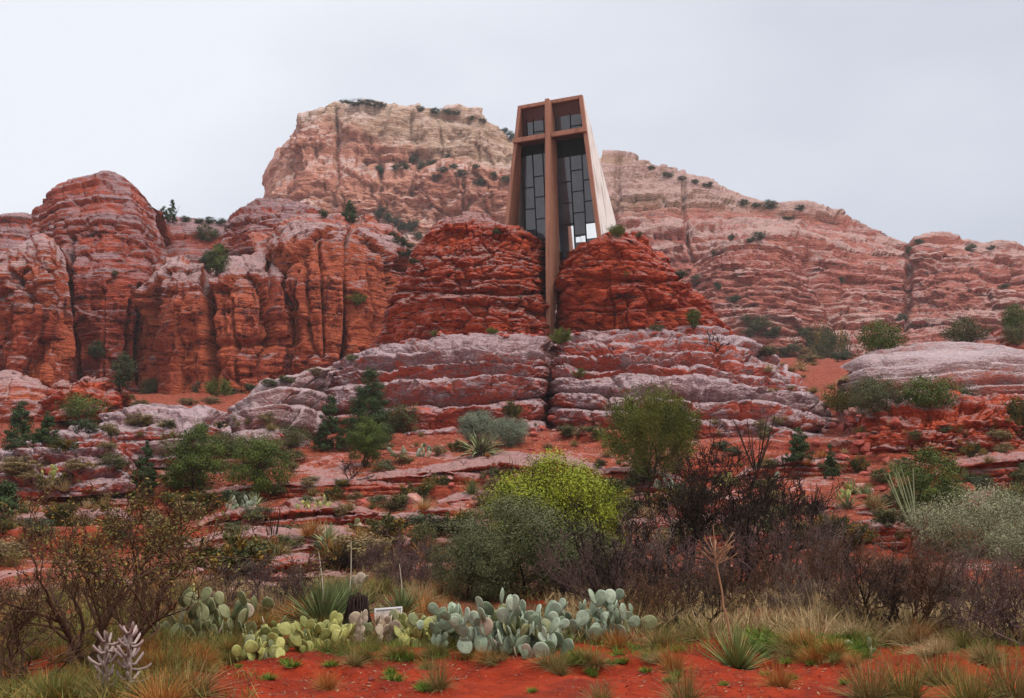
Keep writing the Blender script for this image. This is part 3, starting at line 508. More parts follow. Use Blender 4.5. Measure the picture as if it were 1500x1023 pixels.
rf.quad_prism([(-(hw(z)-.21), y, z) for y, z in pr], [(hw(z)-.21, y, z) for y, z in pr]); obj('roof', rf.mesh('roof'), M_dkcon, ch)
zc = float(at(807, 199, CD0)[2])-p0[2]
cm = MB(); g_ = [(-E, zt-.12), (-E, 0), (.1, 0), (1.0, 4), (2.3, zb+1), (gd(zc-1)+.1, zc), (gd(zt-2.2), zt-2.2), (.3, zt-.5), (.3, zt-.12)]
cm.quad_prism([(-.235, y, z) for y, z in g_], [(.235, y, z) for y, z in g_]); obj('cross_mast', cm.mesh('cross_mast', .02), M_con, ch)
for s in (-1, 1):
    ca = MB(); xa, xb = sorted((s*.262, s*(hw(zc)+.03))); ca.box(xa, xb, -.30, -.003, zc-.28, zc+.28); o = obj('cross_arm', ca.mesh('cross_arm', .025), M_con, ch)
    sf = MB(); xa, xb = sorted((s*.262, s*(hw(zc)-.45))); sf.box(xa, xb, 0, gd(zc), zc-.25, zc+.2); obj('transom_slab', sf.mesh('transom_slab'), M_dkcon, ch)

# windows: staggered panes between black bars, an upper and a lower light on each side of the mast
Mi = Matrix.Translation(Vector(p0)) @ Matrix.Rotation(-AZ, 4, 'Z'); Mi.invert()
def loc(px, py):
    o = Mi @ Vector((0, 0, CAMZ)); d_ = (Mi @ Vector(at(px, py, 100.0)))-o
    t = (gd(zc)-o.y)/d_.y
    for _ in range(8): z = o.z+d_.z*t; t = (gd(z)-o.y)/d_.y
    q = o+d_*t; return q.x, q.z
def rect(mb, x0, x1, za, zb_, dy, th):
    lim = lambda x, z: max(-(hw(z)-.43), min(hw(z)-.43, x))
    if za >= zb_ or lim(x0, za) >= lim(x1, za)-.02: return
    a = [(lim(x0, za), gd(za)+dy, za), (lim(x1, za), gd(za)+dy, za), (lim(x1, zb_), gd(zb_)+dy, zb_), (lim(x0, zb_), gd(zb_)+dy, zb_)]
    mb.quad_prism(a, [(x, y+th, z) for x, y, z in a])
Y = lambda zy: 130+zy/4.448
X = lambda zx: 730+zx/4.448
WINS = [(-1, 1, [167, 238, 305, 400], [[645, 785, 925], [570, 705, 848, 985], [620, 770, 900]], 430, 1080), (1, 1, [415, 483, 560, 640, 720], [[608, 745, 885], [530, 668, 808, 955], [590, 730, 872], [650, 790, 940]], 440, 1100),
        (-1, 0, [185, 228, 297, 340], [[], [280], []], 165, 350), (1, 0, [400, 470, 546, 600], [[], [240], []], 140, 300)]
for sd_, low, cols, hb_, yt, yb in WINS:
    pn, br = MB(), MB(); yr = 750 if low else 250
    z1, z0 = loc(X(cols[1]), Y(yt))[1], loc(X(cols[1]), Y(yb))[1]
    rg = random.Random(int(cols[0]))
    hp = MB(); rect(hp, .27 if sd_ > 0 else -20, 20 if sd_ > 0 else -.27, z1+.002, (zc-.26 if low else zt-.8), .04, .06)  # dark sheet above the panes, standing in for the soffit's shadow
    xs = [loc(X(c), Y(yr))[0] for c in cols]
    for k, x in enumerate(xs[:-1]):
        if k or sd_ < 0: rect(br, x-.05, x+.05, z0, z1+(1.6 if low else .5), -.02, .07)
        zs = sorted([z0, z1]+[loc(X((cols[k]+cols[k+1])/2), Y(zy))[1] for zy in hb_[k]])
        for za, zb3 in zip(zs, zs[1:]): rect(pn, x-.02 if k or sd_ < 0 else .27, xs[k+1]+.02 if k < 2 or sd_ < 0 and k < 1 else (20 if sd_ > 0 else xs[k+1]+.02), za, zb3, .06+rg.uniform(-.012, .012), .03+rg.uniform(0, .03))
        for zy in hb_[k]:
            z = loc(X((cols[k]+cols[k+1])/2), Y(zy))[1]; rect(br, x+.05, xs[k+1]-.05, z-.05, z+.05, -.02, .07)
    wn = obj('window', pn.mesh('window'), M_glass, ch); obj('glazing_bar', br.mesh('glazing_bar'), M_bar, wn); obj('soffit_shade_panel', hp.mesh('soffit_shade_panel'), M_bar, ch)
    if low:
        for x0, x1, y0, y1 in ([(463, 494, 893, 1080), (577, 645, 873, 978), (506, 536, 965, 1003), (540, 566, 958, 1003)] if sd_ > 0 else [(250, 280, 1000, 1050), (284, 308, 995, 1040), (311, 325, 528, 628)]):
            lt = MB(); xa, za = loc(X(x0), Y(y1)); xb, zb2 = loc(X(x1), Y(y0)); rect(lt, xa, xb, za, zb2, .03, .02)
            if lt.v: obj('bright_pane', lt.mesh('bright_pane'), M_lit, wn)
# ---------------------------------------------------------------- plant makers
allP = np.concatenate(ZB); qx, qy, qd = proj(allP); ok = (qd > 3) & (qx > -120) & (qx < 1620) & (qy > 0) & (qy < 1150)
allP, qx, qy, qd = allP[ok], qx[ok], qy[ok], qd[ok]; od = np.argsort(-qd)
ZI = np.full((580, 880), -1, np.int64); ZI[(qy[od]/2).astype(int), ((qx[od]+120)/2).astype(int)] = od
def hit(px, py):
    i, j = int(py/2), int((px+120)/2)
    for r in range(0, 9):
        b = ZI[max(0, i-r):i+r+1, max(0, j-r):j+r+1]; b = b[b >= 0]
        if len(b): k = b[np.argmin(np.hypot(qx[b]-px, qy[b]-py)+.3*np.maximum(0, qd[b]-qd[b].min()))]; return allP[k]
    return None
def spot(px, py, D=None):
    if D is None: return hit(px, py)
    p = at(px, py, D); p[2] = float(gz(np.array([p[0]]), np.array([p[1]]))[0]); return p
def leafmat(name, a, b, c=None, rough=.65, spec=.15):
    m = MT(name); t = m.attr(); col = m.mix(m.ma('ADD', m.ma('MULTIPLY', t[0], .65), m.ma('MULTIPLY', t[1], .35)), a, b)
    if c: col = m.mix(m.mr(t[2], .66, .8), col, c)
    return m.out(col, rough, None, spec)
def twigmat(name, a, b, rough=.8):
    m = MT(name); n = m.noise(9, 3, .6); t = m.attr(); return m.out(m.mix(m.ma('ADD', m.ma('MULTIPLY', n, .5), m.ma('MULTIPLY', t[0], .5)), a, b), rough, None, .1)
def quads(name, c, a, b, cols, mat_=None):
    """leaf quads: centre c, half axes a, b (n,3); rhombus"""
    n = len(c); V = np.stack([c-a, c-b, c+a, c+b], 1).reshape(-1, 3); f = np.arange(4*n).reshape(n, 4)
    return new_mesh(name, V, f, smooth=False, cols=np.repeat(cols, 4, 0))
def unit(v): return v/(np.linalg.norm(v, axis=-1, keepdims=True)+1e-9)
def foliage(name, seed, H, W, shape, nc, nl, leaf, fill=.55, csz=.22, asp=1.7, lift=.12):
    """crown of nl leaves in nc clumps, base at z=0, height H, width W"""
    r = np.random.RandomState(seed)
    d = unit(r.normal(size=(nc, 3))); rad = (r.rand(nc, 1)**.45)*(1-.12)+.12
    rad = np.clip(rad, fill*.6, 1)
    if shape == 'cone':
        z = 1-(r.rand(nc)**.62)*(1-lift); th = r.rand(nc)*6.283; rr = (1-z)**.8*(.55+.45*np.sin(z*23+th*1.0)**2)+.05; q = (.35+.65*r.rand(nc)**.5)
        c = np.stack([np.cos(th)*rr*q*W*.52, np.sin(th)*rr*q*W*.52, z*H], 1)
    elif shape == 'flat':
        d[:, 2] = np.abs(d[:, 2]); c = d*rad*np.array([W/2, W/2, H*.86]); c[:, 2] += H*.04
    else:
        c = d*rad*np.array([W/2, W/2, H*(1-lift)/2]); c[:, 2] += H*(1+lift)/2
        lob = r.normal(size=(5, 3)); lob = unit(lob); gain = 1-.30*np.max(np.maximum(0, d@lob.T-.72), 1, keepdims=True)/.28*r.rand(1)
        c[:, :2] *= gain
        c[:, :2] *= (1-.35*np.clip((c[:, 2:]/H-.75)/.25, 0, 1)*r.rand(nc, 1))
    k = r.randint(0, nc, nl); s = csz*W*(.55+.75*r.rand(nc))*(.6 if shape == 'cone' else 1)
    e = r.normal(size=(nl, 3))*.42; el = np.linalg.norm(e, axis=1, keepdims=True); e = e/np.maximum(el, 1e-6)*np.minimum(np.maximum(el, .45), .95)
    p = c[k]+e*s[k][:, None]*np.array([1, 1, .72])
    if shape == 'wisp':
        up = unit(c-np.array([0, 0, -.2*H]))[k]; p = c[k]+up*((r.rand(nl, 1)-.4)*1.4*s[k][:, None])+e*s[k][:, None]*.5
    p[:, 2] = np.maximum(p[:, 2], .02*H)
    n = unit(unit(p-c[k])+.4*unit(p-np.array([0, 0, H*.35]))+np.array([0, 0, .35])+r.normal(size=(nl, 3))*.5)
    a = unit(np.cross(n, r.normal(size=(nl, 3)))); b = np.cross(n, a); L = leaf*(.6+.8*r.rand(nl, 1))
    if shape == 'wisp': a = unit(up+r.normal(size=(nl, 3))*.35); b = unit(np.cross(a, r.normal(size=(nl, 3))))
    cols = np.stack([r.rand(nc)[k], r.rand(nl), r.rand(nc)[k]*.75+.25*r.rand(nl), np.ones(nl)], 1)
    return quads(name, p, a*L*asp/2, b*L/2, cols), c
def tubes(name, groups):
    """groups: list of (P (n,k,3), r (n,k), sides, rnd)"""
    Vs, Fs, Cs, o = [], [], [], 0
    for P, rad, m, rn in groups:
        n, k, _ = P.shape; T = unit(np.gradient(P, axis=1)); ref = np.where(np.abs(T[:, :1, 2:]) > .9, np.array([1., 0, 0]), np.array([0, 0, 1.]))
        A = unit(np.cross(T, ref)); B = np.cross(T, A); an = np.arange(m)*2*math.pi/m
        V = P[:, :, None]+rad[:, :, None, None]*(A[:, :, None]*np.cos(an)[None, None, :, None]+B[:, :, None]*np.sin(an)[None, None, :, None])
        i = (np.arange(n)*k*m)[:, None, None]+(np.arange(k-1)*m)[None, :, None]; j = np.arange(m)[None, None]; j2 = (j+1) % m
        f = np.stack([i+j, i+j2, i+m+j2, i+m+j], -1).reshape(-1, 4)+o
        Vs.append(V.reshape(-1, 3)); Fs.append(f); c = np.zeros((n, k*m, 4)); c[..., 0] = rn[:, None]; c[..., 1] = rn[:, None]; Cs.append(c.reshape(-1, 4)); o += n*k*m
    return new_mesh(name, np.concatenate(Vs), np.concatenate(Fs), smooth=True, cols=np.concatenate(Cs))
def grow(seed, n, L, spread, levels, rad, k=6, up=.10, wig=.28, base=.04, lean=(0, 0), taper=.35, minr=.003, jl=.35):
    r = np.random.RandomState(seed); th = np.arange(n)*2.399+r.rand(n); tl = spread*(.3+.7*r.rand(n)) if n > 1 else np.zeros(1)+.05
    d = np.stack([np.cos(th)*np.sin(tl)+lean[0], np.sin(th)*np.sin(tl)+lean[1], np.cos(tl)], 1)
    s = np.stack([np.cos(th)*base, np.sin(th)*base, 0*th-.06], 1); ln = L*(1-jl*r.rand(n)); rr = rad*(.6+.4*r.rand(n)); out = []
    for lv in range(len(levels)+1):
        P = [s]; dd = unit(d); D = [dd]
        for q in range(k-1):
            dd = unit(dd+r.normal(size=dd.shape)*wig+np.array([0, 0, up])); P.append(P[-1]+dd*(ln/(k-1))[:, None]); D.append(dd)
        P = np.stack(P, 1); D = np.stack(D, 1); tp = np.linspace(1, taper, k)[None]; RR = np.maximum(rr[:, None]*tp, minr)
        out.append((P, RR, 5 if rr.max() > .03 else 3, r.rand(len(s))))
        if lv < len(levels):
            ch, ra, an = levels[lv]; m = len(s)*ch; pi = np.repeat(np.arange(len(s)), ch)
            t = .25+.75*r.rand(m)**.8; x = t*(k-1); i0 = np.minimum(x.astype(int), k-2); f = (x-i0)[:, None]
            s2 = P[pi, i0]*(1-f)+P[pi, i0+1]*f; pd = D[pi, i0+1]; side = unit(np.cross(pd, r.normal(size=(m, 3))))
            a = an*(.5+r.rand(m))[:, None]; d = pd*np.cos(a)+side*np.sin(a); ln = ln[pi]*ra*(.55+.7*r.rand(m)); rr = np.maximum(RR[pi, i0]*.62, minr); s = s2
    return out
def blades(name, seed, n, L, tilt, width, droop=.5, k=4, base=.06, jl=.4, fold=0):
    r = np.random.RandomState(seed); th = r.rand(n)*6.283; tl = tilt[0]+(tilt[1]-tilt[0])*r.rand(n)
    d = np.stack([np.cos(th)*np.sin(tl), np.sin(th)*np.sin(tl), np.cos(tl)], 1); ln = L*(1-jl*r.rand(n)); bs = base*np.sqrt(r.rand(n))
    p = np.stack([np.cos(th+.6)*bs, np.sin(th+.6)*bs, 0*th-.02], 1); sd = unit(np.cross(d, np.array([0, 0, 1.])+.4*r.normal(size=(n, 3)))); P = []; tp = np.linspace(1, .06, k)**.8
    for q in range(k):
        P += [p-sd*width*tp[q], p+sd*width*tp[q]]
        d = unit(d-np.array([0, 0, droop/k])*(.4+r.rand(n, 1))); p = p+d*(ln/(k-1))[:, None]
    V = np.stack(P, 1).reshape(-1, 3); o = (np.arange(n)*2*k)[:, None]+np.arange(k-1)[None]*2; f = np.stack([o, o+1, o+3, o+2], -1).reshape(-1, 4)
    c = np.repeat(np.stack([r.rand(n), r.rand(n), r.rand(n), np.ones(n)], 1), 2*k, 0)
    return new_mesh(name, V, f, smooth=True, cols=c)
G = dict(
 pine=leafmat('pine_needles', (.022, .040, .014), (.060, .085, .022)), juniper=leafmat('juniper_leaves', (.028, .045, .008), (.115, .145, .022)),
 bright=leafmat('bright_juniper_leaves', (.09, .115, .008), (.32, .34, .024)), oak=leafmat('scrub_oak_leaves', (.035, .040, .016), (.155, .155, .065)),
 sage=leafmat('silvery_leaves', (.07, .095, .055), (.27, .30, .20)), rust=leafmat('rusty_juniper_leaves', (.035, .045, .014), (.11, .10, .026), (.26, .15, .025)),
 olive=leafmat('olive_leaves', (.032, .036, .012), (.13, .12, .038)), wisp=leafmat('wispy_juniper_leaves', (.035, .050, .010), (.20, .215, .035)), far=leafmat('distant_leaves', (.030, .042, .018), (.075, .085, .035)),
 tan=leafmat('dry_scrub_leaves', (.10, .065, .028), (.30, .20, .085), (.13, .12, .04)),
 pale=leafmat('pale_manzanita_leaves', (.09, .09, .04), (.36, .35, .20)))
BARK = twigmat('bark', (.030, .018, .013), (.075, .045, .033)); TWIG = twigmat('bare_purple_twigs', (.04, .023, .021), (.18, .105, .09)); DTWIG = twigmat('dark_wet_twigs', (.012, .008, .006), (.040, .024, .017))
BTWIG = twigmat('tan_twigs', (.10, .055, .03), (.30, .17, .08)); STRAW = leafmat('straw_blades', (.28, .17, .075), (.55, .40, .20)); TUSS = leafmat('dry_tussock_blades', (.13, .085, .03), (.36, .25, .09), (.12, .13, .03))
ORNG = leafmat('rusty_dry_blades', (.24, .085, .022), (.50, .22, .055)); GREEN = leafmat('fresh_green_blades', (.055, .10, .012), (.17, .26, .03)); GRASS = leafmat('meadow_blades', (.07, .085, .02), (.22, .21, .05), (.30, .19, .05))
SOTOL = leafmat('sotol_blades', (.06, .09, .03), (.24, .27, .10)); YUC = leafmat('yucca_blades', (.12, .15, .06), (.36, .38, .18))
def woody(seed, H, W, n=3):
    return grow(seed, n, H*.75, min(1.1, W/H*.45), [(5, .55, .7), (4, .5, .7)], H*.022, k=5)
LIB = {}
def plant_meshes(kind, key, H, W, lod, seed):
    """unit-height meshes are cached under key, so that copies share them"""
    if key in LIB: return LIB[key]
    nl, nc = {0: (3800, 42), 1: (7000, 85), 2: (22000, 120), 3: (44000, 165)}[lod]
    shp = {'pine': 'cone', 'wisp': 'wisp', 'rust': 'wisp'}.get(kind, 'round'); area = (H*W*2.6)
    leaf = math.sqrt(area/nl)*{'round': 1.22, 'cone': 1.25, 'wisp': 1.45}[shp]
    f, c = foliage('crown', seed, H, W, shp, nc, nl, leaf, csz=.185 if lod > 1 else .23, lift=.02 if W > H*.9 else .10)
    f.materials.append(G[kind]); t = tubes('trunk', woody(seed+1, H, W, 1 if kind == 'pine' else 4)); t.materials.append(BARK)
    LIB[key] = (f, t); return LIB[key]
def plant(px, py, hpx, wpx, kind, label, cat='shrub', group=None, lod=1, share=None, name=None, seed=None, D=None, sink=.06, dz=0.0):
    p = spot(px, py, D)
    if p is None: print('no ground at', px, py); return None
    m = mpp(p[1]); H, W = hpx*m, wpx*m; seed = seed or int(px*7+py*13) % 9973
    tree_ = hpx > 45 and cat == 'tree'
    nm = name or ('pine_tree' if kind == 'pine' else 'juniper_tree' if cat == 'tree' else 'shrub')
    o = empty(nm, (p[0], p[1], p[2]-sink*H+dz), label, cat, group)
    rs = random.Random(seed)
    if share:
        mf, mt = plant_meshes(kind, (kind, share, lod), 1.0, 1.0, lod, share*77+5); sc = (W, W, H)
    else:
        mf, mt = plant_meshes(kind, (kind, px, py), H, W, lod, seed); sc = (1, 1, 1)
    o.rotation_euler = (0, 0, rs.uniform(0, 6.28)); 
    for nme, me in (('crown', mf), ('trunk', mt)):
        c = obj(nme, me, None, o); c.scale = sc
    return o
# ---------------------------------------------------------------- trees and shrubs, one by one
T = plant
T(540,652,116,98,'pine','tall dark pine rising from the foot of the grey ledges left of centre','tree',lod=3)
T(482,660,84,56,'pine','dark pine just left of the tallest pine by the ledges','tree',lod=2)
T(535,682,74,60,'juniper','brighter green conical young tree in front of the tallest pine','tree',lod=2)
T(592,632,44,50,'olive','rounded olive bush touching the right side of the tallest pine',lod=1)
T(286,726,104,94,'juniper','large round juniper, left one of the pair below the pale whaleback slab','tree',lod=2)
T(377,724,90,92,'juniper','dense rounded juniper, right one of the pair below the whaleback slab','tree',lod=2)
T(208,737,90,56,'pine','dark narrow evergreen left of the pair of round junipers','tree',lod=2)
T(425,650,26,62,'olive','low olive shrub hugging the foot of the whaleback slab',lod=1)
T(330,662,30,54,'olive','low shrub between the round junipers and the slab',lod=1)
T(28,652,70,54,'pine','dark evergreen at the left edge behind the rock mound','tree',lod=1)
T(66,650,54,42,'pine','smaller dark evergreen beside the one at the left edge','tree',lod=1)
T(118,616,38,70,'juniper','bushy green juniper in front of the red dome boulder','tree',lod=1)
T(5,790,90,80,'pine','dark evergreen cut by the left edge of the picture','tree',lod=1)
T(955,694,112,138,'wisp','wispy yellow green juniper in front of the right hand ledges','tree',lod=3)
T(1206,578,92,112,'rust','olive juniper with rusty tips beside the right end of the ledges','tree',lod=2)
T(1292,514,46,62,'juniper','round dark juniper standing behind the pale right slab','tree',lod=1)
T(1416,504,38,66,'olive','spreading olive juniper behind the crest of the right slab','tree',lod=1)
T(1486,482,40,40,'juniper','dark small tree on the red knoll at the right edge','tree',lod=1)
T(1488,500,26,40,'olive','tan green bush on the red knoll at the right edge',lod=1)
T(1284,606,58,84,'oak','grey olive shrub right of the rusty tipped juniper',lod=2)
T(1358,596,46,86,'juniper','spreading green shrub under the middle of the right slab',lod=1)
T(1408,590,26,50,'far','dark low bush at the foot of the right slab',lod=1)
T(1240,600,30,70,'rust','dark brush in the gully beside the rusty tipped juniper',lod=1)
T(1362,768,112,104,'juniper','dense green juniper on the rocky slope at right','tree',lod=2)
T(1436,812,96,180,'pale','broad pale olive manzanita bush at right',lod=3)
T(1500,830,70,110,'pale','pale olive bush cut by the right edge',lod=2)
T(1170,678,56,46,'pine','small dark conifer in front of the right end of the ledges','tree',lod=1)
T(1219,700,52,26,'pine','narrow young conifer beside the rubble chute','tree',lod=1)
T(1494,640,56,44,'rust','dark olive shrub at the right edge below the slab',lod=1)
T(700,648,50,60,'sage','silvery grey shrub below the ledges left of the crack',lod=2)
T(745,652,44,60,'sage','silvery grey shrub nearer the crack than its twin',lod=2)
T(750,612,24,28,'rust','small dark olive bush at the foot of the ledges near the crack',lod=1)
T(796,900,196,172,'bright','bright yellow green juniper in the middle foreground','tree',lod=3,D=23.5)
T(866,884,166,104,'bright','right shoulder of yellow green foliage behind the dead tree','tree',lod=3,D=24.2)
T(760,902,140,190,'oak','dull olive scrub oak below the bright juniper',lod=3,D=20.5)
T(690,905,110,110,'oak','scrub oak at the left of the olive thicket',lod=3,D=19.8)
T(845,898,110,120,'oak','dark olive scrub oak at the right of the thicket',lod=2,D=20.8)
T(620,815,52,46,'olive','small grey green shrub left of the scrub oak thicket',lod=1)
# left cliff and gullies
T(251,324,36,20,'pine','spiky pine on the skyline right of the big dome','tree',lod=1)
T(238,322,24,20,'pine','shorter pine left of the skyline pine','tree',lod=0)
T(316,402,52,32,'juniper','tall shrub in the gully below the saddle',lod=1)
T(304,396,34,26,'far','dark shrub low in the gully below the saddle',lod=0)
T(300,352,26,34,'olive','olive shrub near the top of the gully',lod=0)
T(176,570,56,36,'far','dark tree leaning at the foot of the big dome','tree',lod=1)
T(140,524,26,26,'far','small shrub on a ledge low on the big dome',lod=0)
T(218,584,32,34,'olive','shrub at the base of the cliff between dome and buttress',lod=1)
T(320,580,22,34,'wisp','yellow green bush at the base of the orange cliff',lod=0)
T(288,580,22,20,'far','thin dark bush at the base of the orange cliff',lod=0)
T(264,586,18,34,'olive','low olive bush at the foot of the orange buttress',lod=0)
T(523,446,16,26,'wisp','green shrub clinging to the orange cliff face',lod=0)
T(511,322,32,32,'pine','dark juniper on top of the cliff below the butte','tree',lod=1)
T(472,318,14,14,'far','tiny shrub on the cliff top left of the dark juniper',lod=0)
T(168,404,9,10,'olive','tiny shrub on the face of the big dome',lod=0)
for i,(x,y,h,w_) in enumerate([(272,322,9,16),(290,324,9,14),(306,324,12,16),(322,326,10,18),(340,328,12,16),(352,326,9,12)]):
    T(x,y+3,h,w_,'far','small dark shrub along the saddle skyline right of the big dome',group='shrubs on the left saddle skyline',lod=0,share=1+i%3)
for i,(x,y,h,w_) in enumerate([(505,152,8,22),(522,151,9,26),(540,152,10,22),(556,155,9,20),(612,160,7,18),(636,163,9,18),(655,164,11,18),(668,168,9,14),(690,171,6,14),(706,176,6,14)]):
    T(x,y+3,h,w_,'far','grey shrub on the misty rim of the tall butte',group='shrubs on the butte rim',lod=0,share=1+i%3)
for i,(x,y,h,w_) in enumerate([(752,200,14,16),(741,194,8,12)]):
    T(x,y,h,w_,'far','shrub at the right end of the butte rim beside the chapel',group='shrubs at the butte shoulder',lod=0,share=2+i)
for i,(x,y,h,w_) in enumerate([(556,252,14,18),(592,246,10,16),(604,238,14,16),(618,246,12,18),(630,240,10,16),(648,252,10,18),(664,246,8,14),(700,270,10,18),(674,256,10,18),(640,262,9,20),(720,262,12,16),(742,268,14,20),(583,252,9,14),(655,232,8,10),(696,246,7,12)]):
    T(x,y,h,w_,'far','shrub on the sloping shelf half way up the butte',group='shrubs on the butte shelf',lod=0,share=1+i%3)
for i,(x,y,h,w_) in enumerate([(552,318,12,14),(566,322,12,16),(578,330,14,20),(590,336,12,18),(604,338,20,20),(574,348,12,20),(586,358,14,24),(598,362,10,18),(560,310,8,14),(612,350,12,14),(594,374,12,22),(604,386,10,16)]):
    T(x,y,h,w_,'far','grey green shrub in the talus gap between the cliff and the left knob',group='shrubs in the talus gap',lod=0,share=1+i%3)
for i,(x,y,h,w_) in enumerate([(952,246,6,12),(978,256,9,18),(1000,262,7,14),(1018,266,7,12),(1036,270,7,16),(1088,298,10,16),(1128,305,15,22),(1170,306,8,16),(1185,306,7,10),(1200,308,6,10),(1255,326,6,12),(1290,345,6,12),(1333,368,10,12),(1346,354,8,14),(1362,350,5,14),(1422,364,11,18),(1450,362,6,14),(1108,300,8,14)]):
    T(x,y+2,h,w_,'far','dark shrub on the skyline of the right hand mesa',group='shrubs on the mesa skyline',lod=0,share=1+i%3)
for i,(x,y,h,w_) in enumerate([(1112,352,14,20),(1098,354,8,14),(1070,352,12,10),(1132,362,7,16),(1046,372,8,10),(995,408,14,24),(1022,414,14,22),(1050,424,14,12),(1075,442,12,20),(1322,470,14,16),(1232,415,10,8),(1200,468,8,10),(1470,420,6,18),(1155,320,5,20)]):
    T(x,y,h,w_,'far','dark shrub on a ledge of the right hand mesa wall',group='shrubs on the mesa wall',lod=0,share=1+i%3)
for i,(x,y,h,w_) in enumerate([(1112,482,22,34),(1130,492,18,30),(1098,492,14,24),(1148,484,10,24),(1178,492,16,26),(1198,498,14,30),(1120,520,14,34),(1150,522,14,30),(1092,470,10,16),(1215,500,12,24)]):
    T(x,y,h,w_,'olive','olive shrub on the slope behind the right end of the ledges',group='shrubs behind the ledges',lod=0,share=1+i%3)
T(905,346,17,24,'wisp','bright little shrub growing against the chapel side wall on the right knob',lod=1)
T(823,503,20,30,'wisp','small green bush with pale leaves at the foot of the cross mast',lod=1)
T(1016,480,30,20,'juniper','small green tree on the right shoulder of the right knob','tree',lod=1)
T(729,342,10,12,'olive','tiny shrub near the top of the left knob',lod=0)
T(918,404,8,10,'wisp','tiny green shrub on the face of the right knob',lod=0)
T(848,552,10,20,'wisp','low green shrub on the ledge right of the crack',lod=0)
T(760,446,16,12,'olive','small shrub in a niche of the left knob',lod=0)
T(720,488,8,16,'wisp','small shrub on the terrace below the left knob',lod=0)
T(636,492,8,12,'wisp','small yellow green tuft at the base of the left knob',lod=0)
T(515,528,10,20,'olive','low shrub at the left end of the ledges',lod=0)
T(962,484,9,24,'olive','straw green tuft on the terrace below the right knob',lod=0)
T(935,348,9,14,'olive','small shrub on top of the right knob behind the wall',lod=0)

for i,(x,y,h,w_,kd) in enumerate([(1205,545,18,44,'olive'),(1232,528,16,34,'far'),(1185,530,14,34,'tan'),(1200,518,13,28,'far'),(1222,552,14,30,'tan'),(1160,515,12,24,'olive')]):
    T(x,y,h,w_,kd,'brush on the flat saddle right of the ledges','shrub','brush on the right saddle',lod=0,share=1+i%3)
for i,(x,y,h,w_,kd) in enumerate([(180,588,14,30,'tan'),(240,590,14,34,'olive'),(275,592,12,30,'tan'),(340,582,16,34,'olive'),(370,575,14,30,'far'),(310,592,12,28,'tan'),(205,596,12,28,'olive'),(420,560,12,26,'olive'),(460,548,12,26,'tan'),(395,566,12,24,'olive')]):
    T(x,y,h,w_,kd,'brush along the foot of the orange left cliff','shrub','brush below the left cliff',lod=0,share=1+i%3)
# ---------------------------------------------------------------- bare shrubs and dead trees
RTWIG = twigmat('red_brown_twigs', (.035, .018, .012), (.17, .085, .048))
GTWIG = twigmat('grey_brown_twigs', (.06, .04, .032), (.24, .165, .13))
def bare(px, py, hpx, label, name, cat, n, spread, levels, mat, rad=.02, group=None, D=None, seed=1, share=None, up=.1, wig=.28, wide=1.0, leaf=None, base=.05, minr=None, lean=(0, 0)):
    p = spot(px, py, D)
    if p is None: return None
    H = hpx*mpp(p[1]); o = empty(name, tuple(p-np.array([0, 0, .04])), label, cat, group)
    key = (share or (px, py), name)
    if key not in LIB:
        L = 1.0 if share else H
        gr = grow(seed, n, L*.85, spread, levels, rad*L, k=6, up=up, wig=wig, base=base*L, minr=minr*L if minr else .0042*L*(.5 if not share else .5), lean=lean)
        mz = max(g_[0][..., 2].max() for g_ in gr); f = L/mz
        me = tubes('branches', [(P*f, r_, s_, q_) for P, r_, s_, q_ in gr]); me.materials.append(mat); fo = None
        if leaf:
            P = gr[-1][0]*f; r = np.random.RandomState(seed+3); kk, nl, lf, zmin = leaf; P = P.reshape(-1, 3); P = P[P[:, 2] > zmin*L]
            c = P[r.randint(0, len(P), nl)]+r.normal(size=(nl, 3))*.022*L; a = unit(r.normal(size=(nl, 3))); b = unit(np.cross(a, r.normal(size=(nl, 3))))
            s = lf*L*(.5+r.rand(nl, 1)); fo = quads('foliage', c, a*s*.8, b*s*.45, np.stack([r.rand(nl), r.rand(nl), r.rand(nl), np.ones(nl)], 1)); fo.materials.append(kk)
        LIB[key] = (me, fo)
    me, fo = LIB[key]; sc = (H*wide, H*wide, H) if share else (wide, wide, 1)
    c = obj('branches', me, None, o); c.scale = sc
    if fo: c = obj('foliage', fo, None, o); c.scale = sc
    o.rotation_euler = (0, 0, (px*1.7+py) % 6.28 if share else 0); return o
L4 = [(6, .62, .6), (5, .58, .65), (5, .5, .7)]; L4B = [(5, .62, .55), (4, .6, .6), (4, .55, .65), (2, .5, .7)]; L5 = [(5, .62, .55), (4, .6, .6), (4, .55, .65), (3, .5, .7)]
bare(150,962,285,'big sprawling half bare bush with olive leaves filling the left foreground','bare_bush','bush',9,1.05,L5,RTWIG,.020,D=13.6,seed=4,wide=1.28,leaf=(leafmat('sparse_olive_leaves',(.05,.05,.012),(.17,.145,.03),(.24,.13,.03)),5200,.0085,.45),minr=.0016)
bare(30,985,200,'lower bare bush reaching in from the left edge','bare_bush','bush',7,1.1,L4,RTWIG,.018,D=12.6,seed=5,wide=1.2,minr=.0018)
bare(250,905,150,'tan twigged bush right of the big half bare bush','bare_bush','bush',8,.8,L4,BTWIG,.012,D=16.5,seed=6,minr=.0020)
bare(1040,800,150,'slim dark bare tree standing on the slope between the two tallest bare trees','dead_tree','tree',4,.5,L5,DTWIG,.018,D=33,seed=41,minr=.002)
bare(1195,850,150,'grey brown bare tree at the right end of the dead trees','dead_tree','tree',5,.75,L5,GTWIG,.018,D=24,seed=42,minr=.0018)
bare(905,900,208,'black branched dead tree leaning over the right side of the bright juniper','dead_tree','tree',5,.62,L5,DTWIG,.022,D=18.5,seed=7,wide=1.0,minr=.0016,lean=(-.12,0))
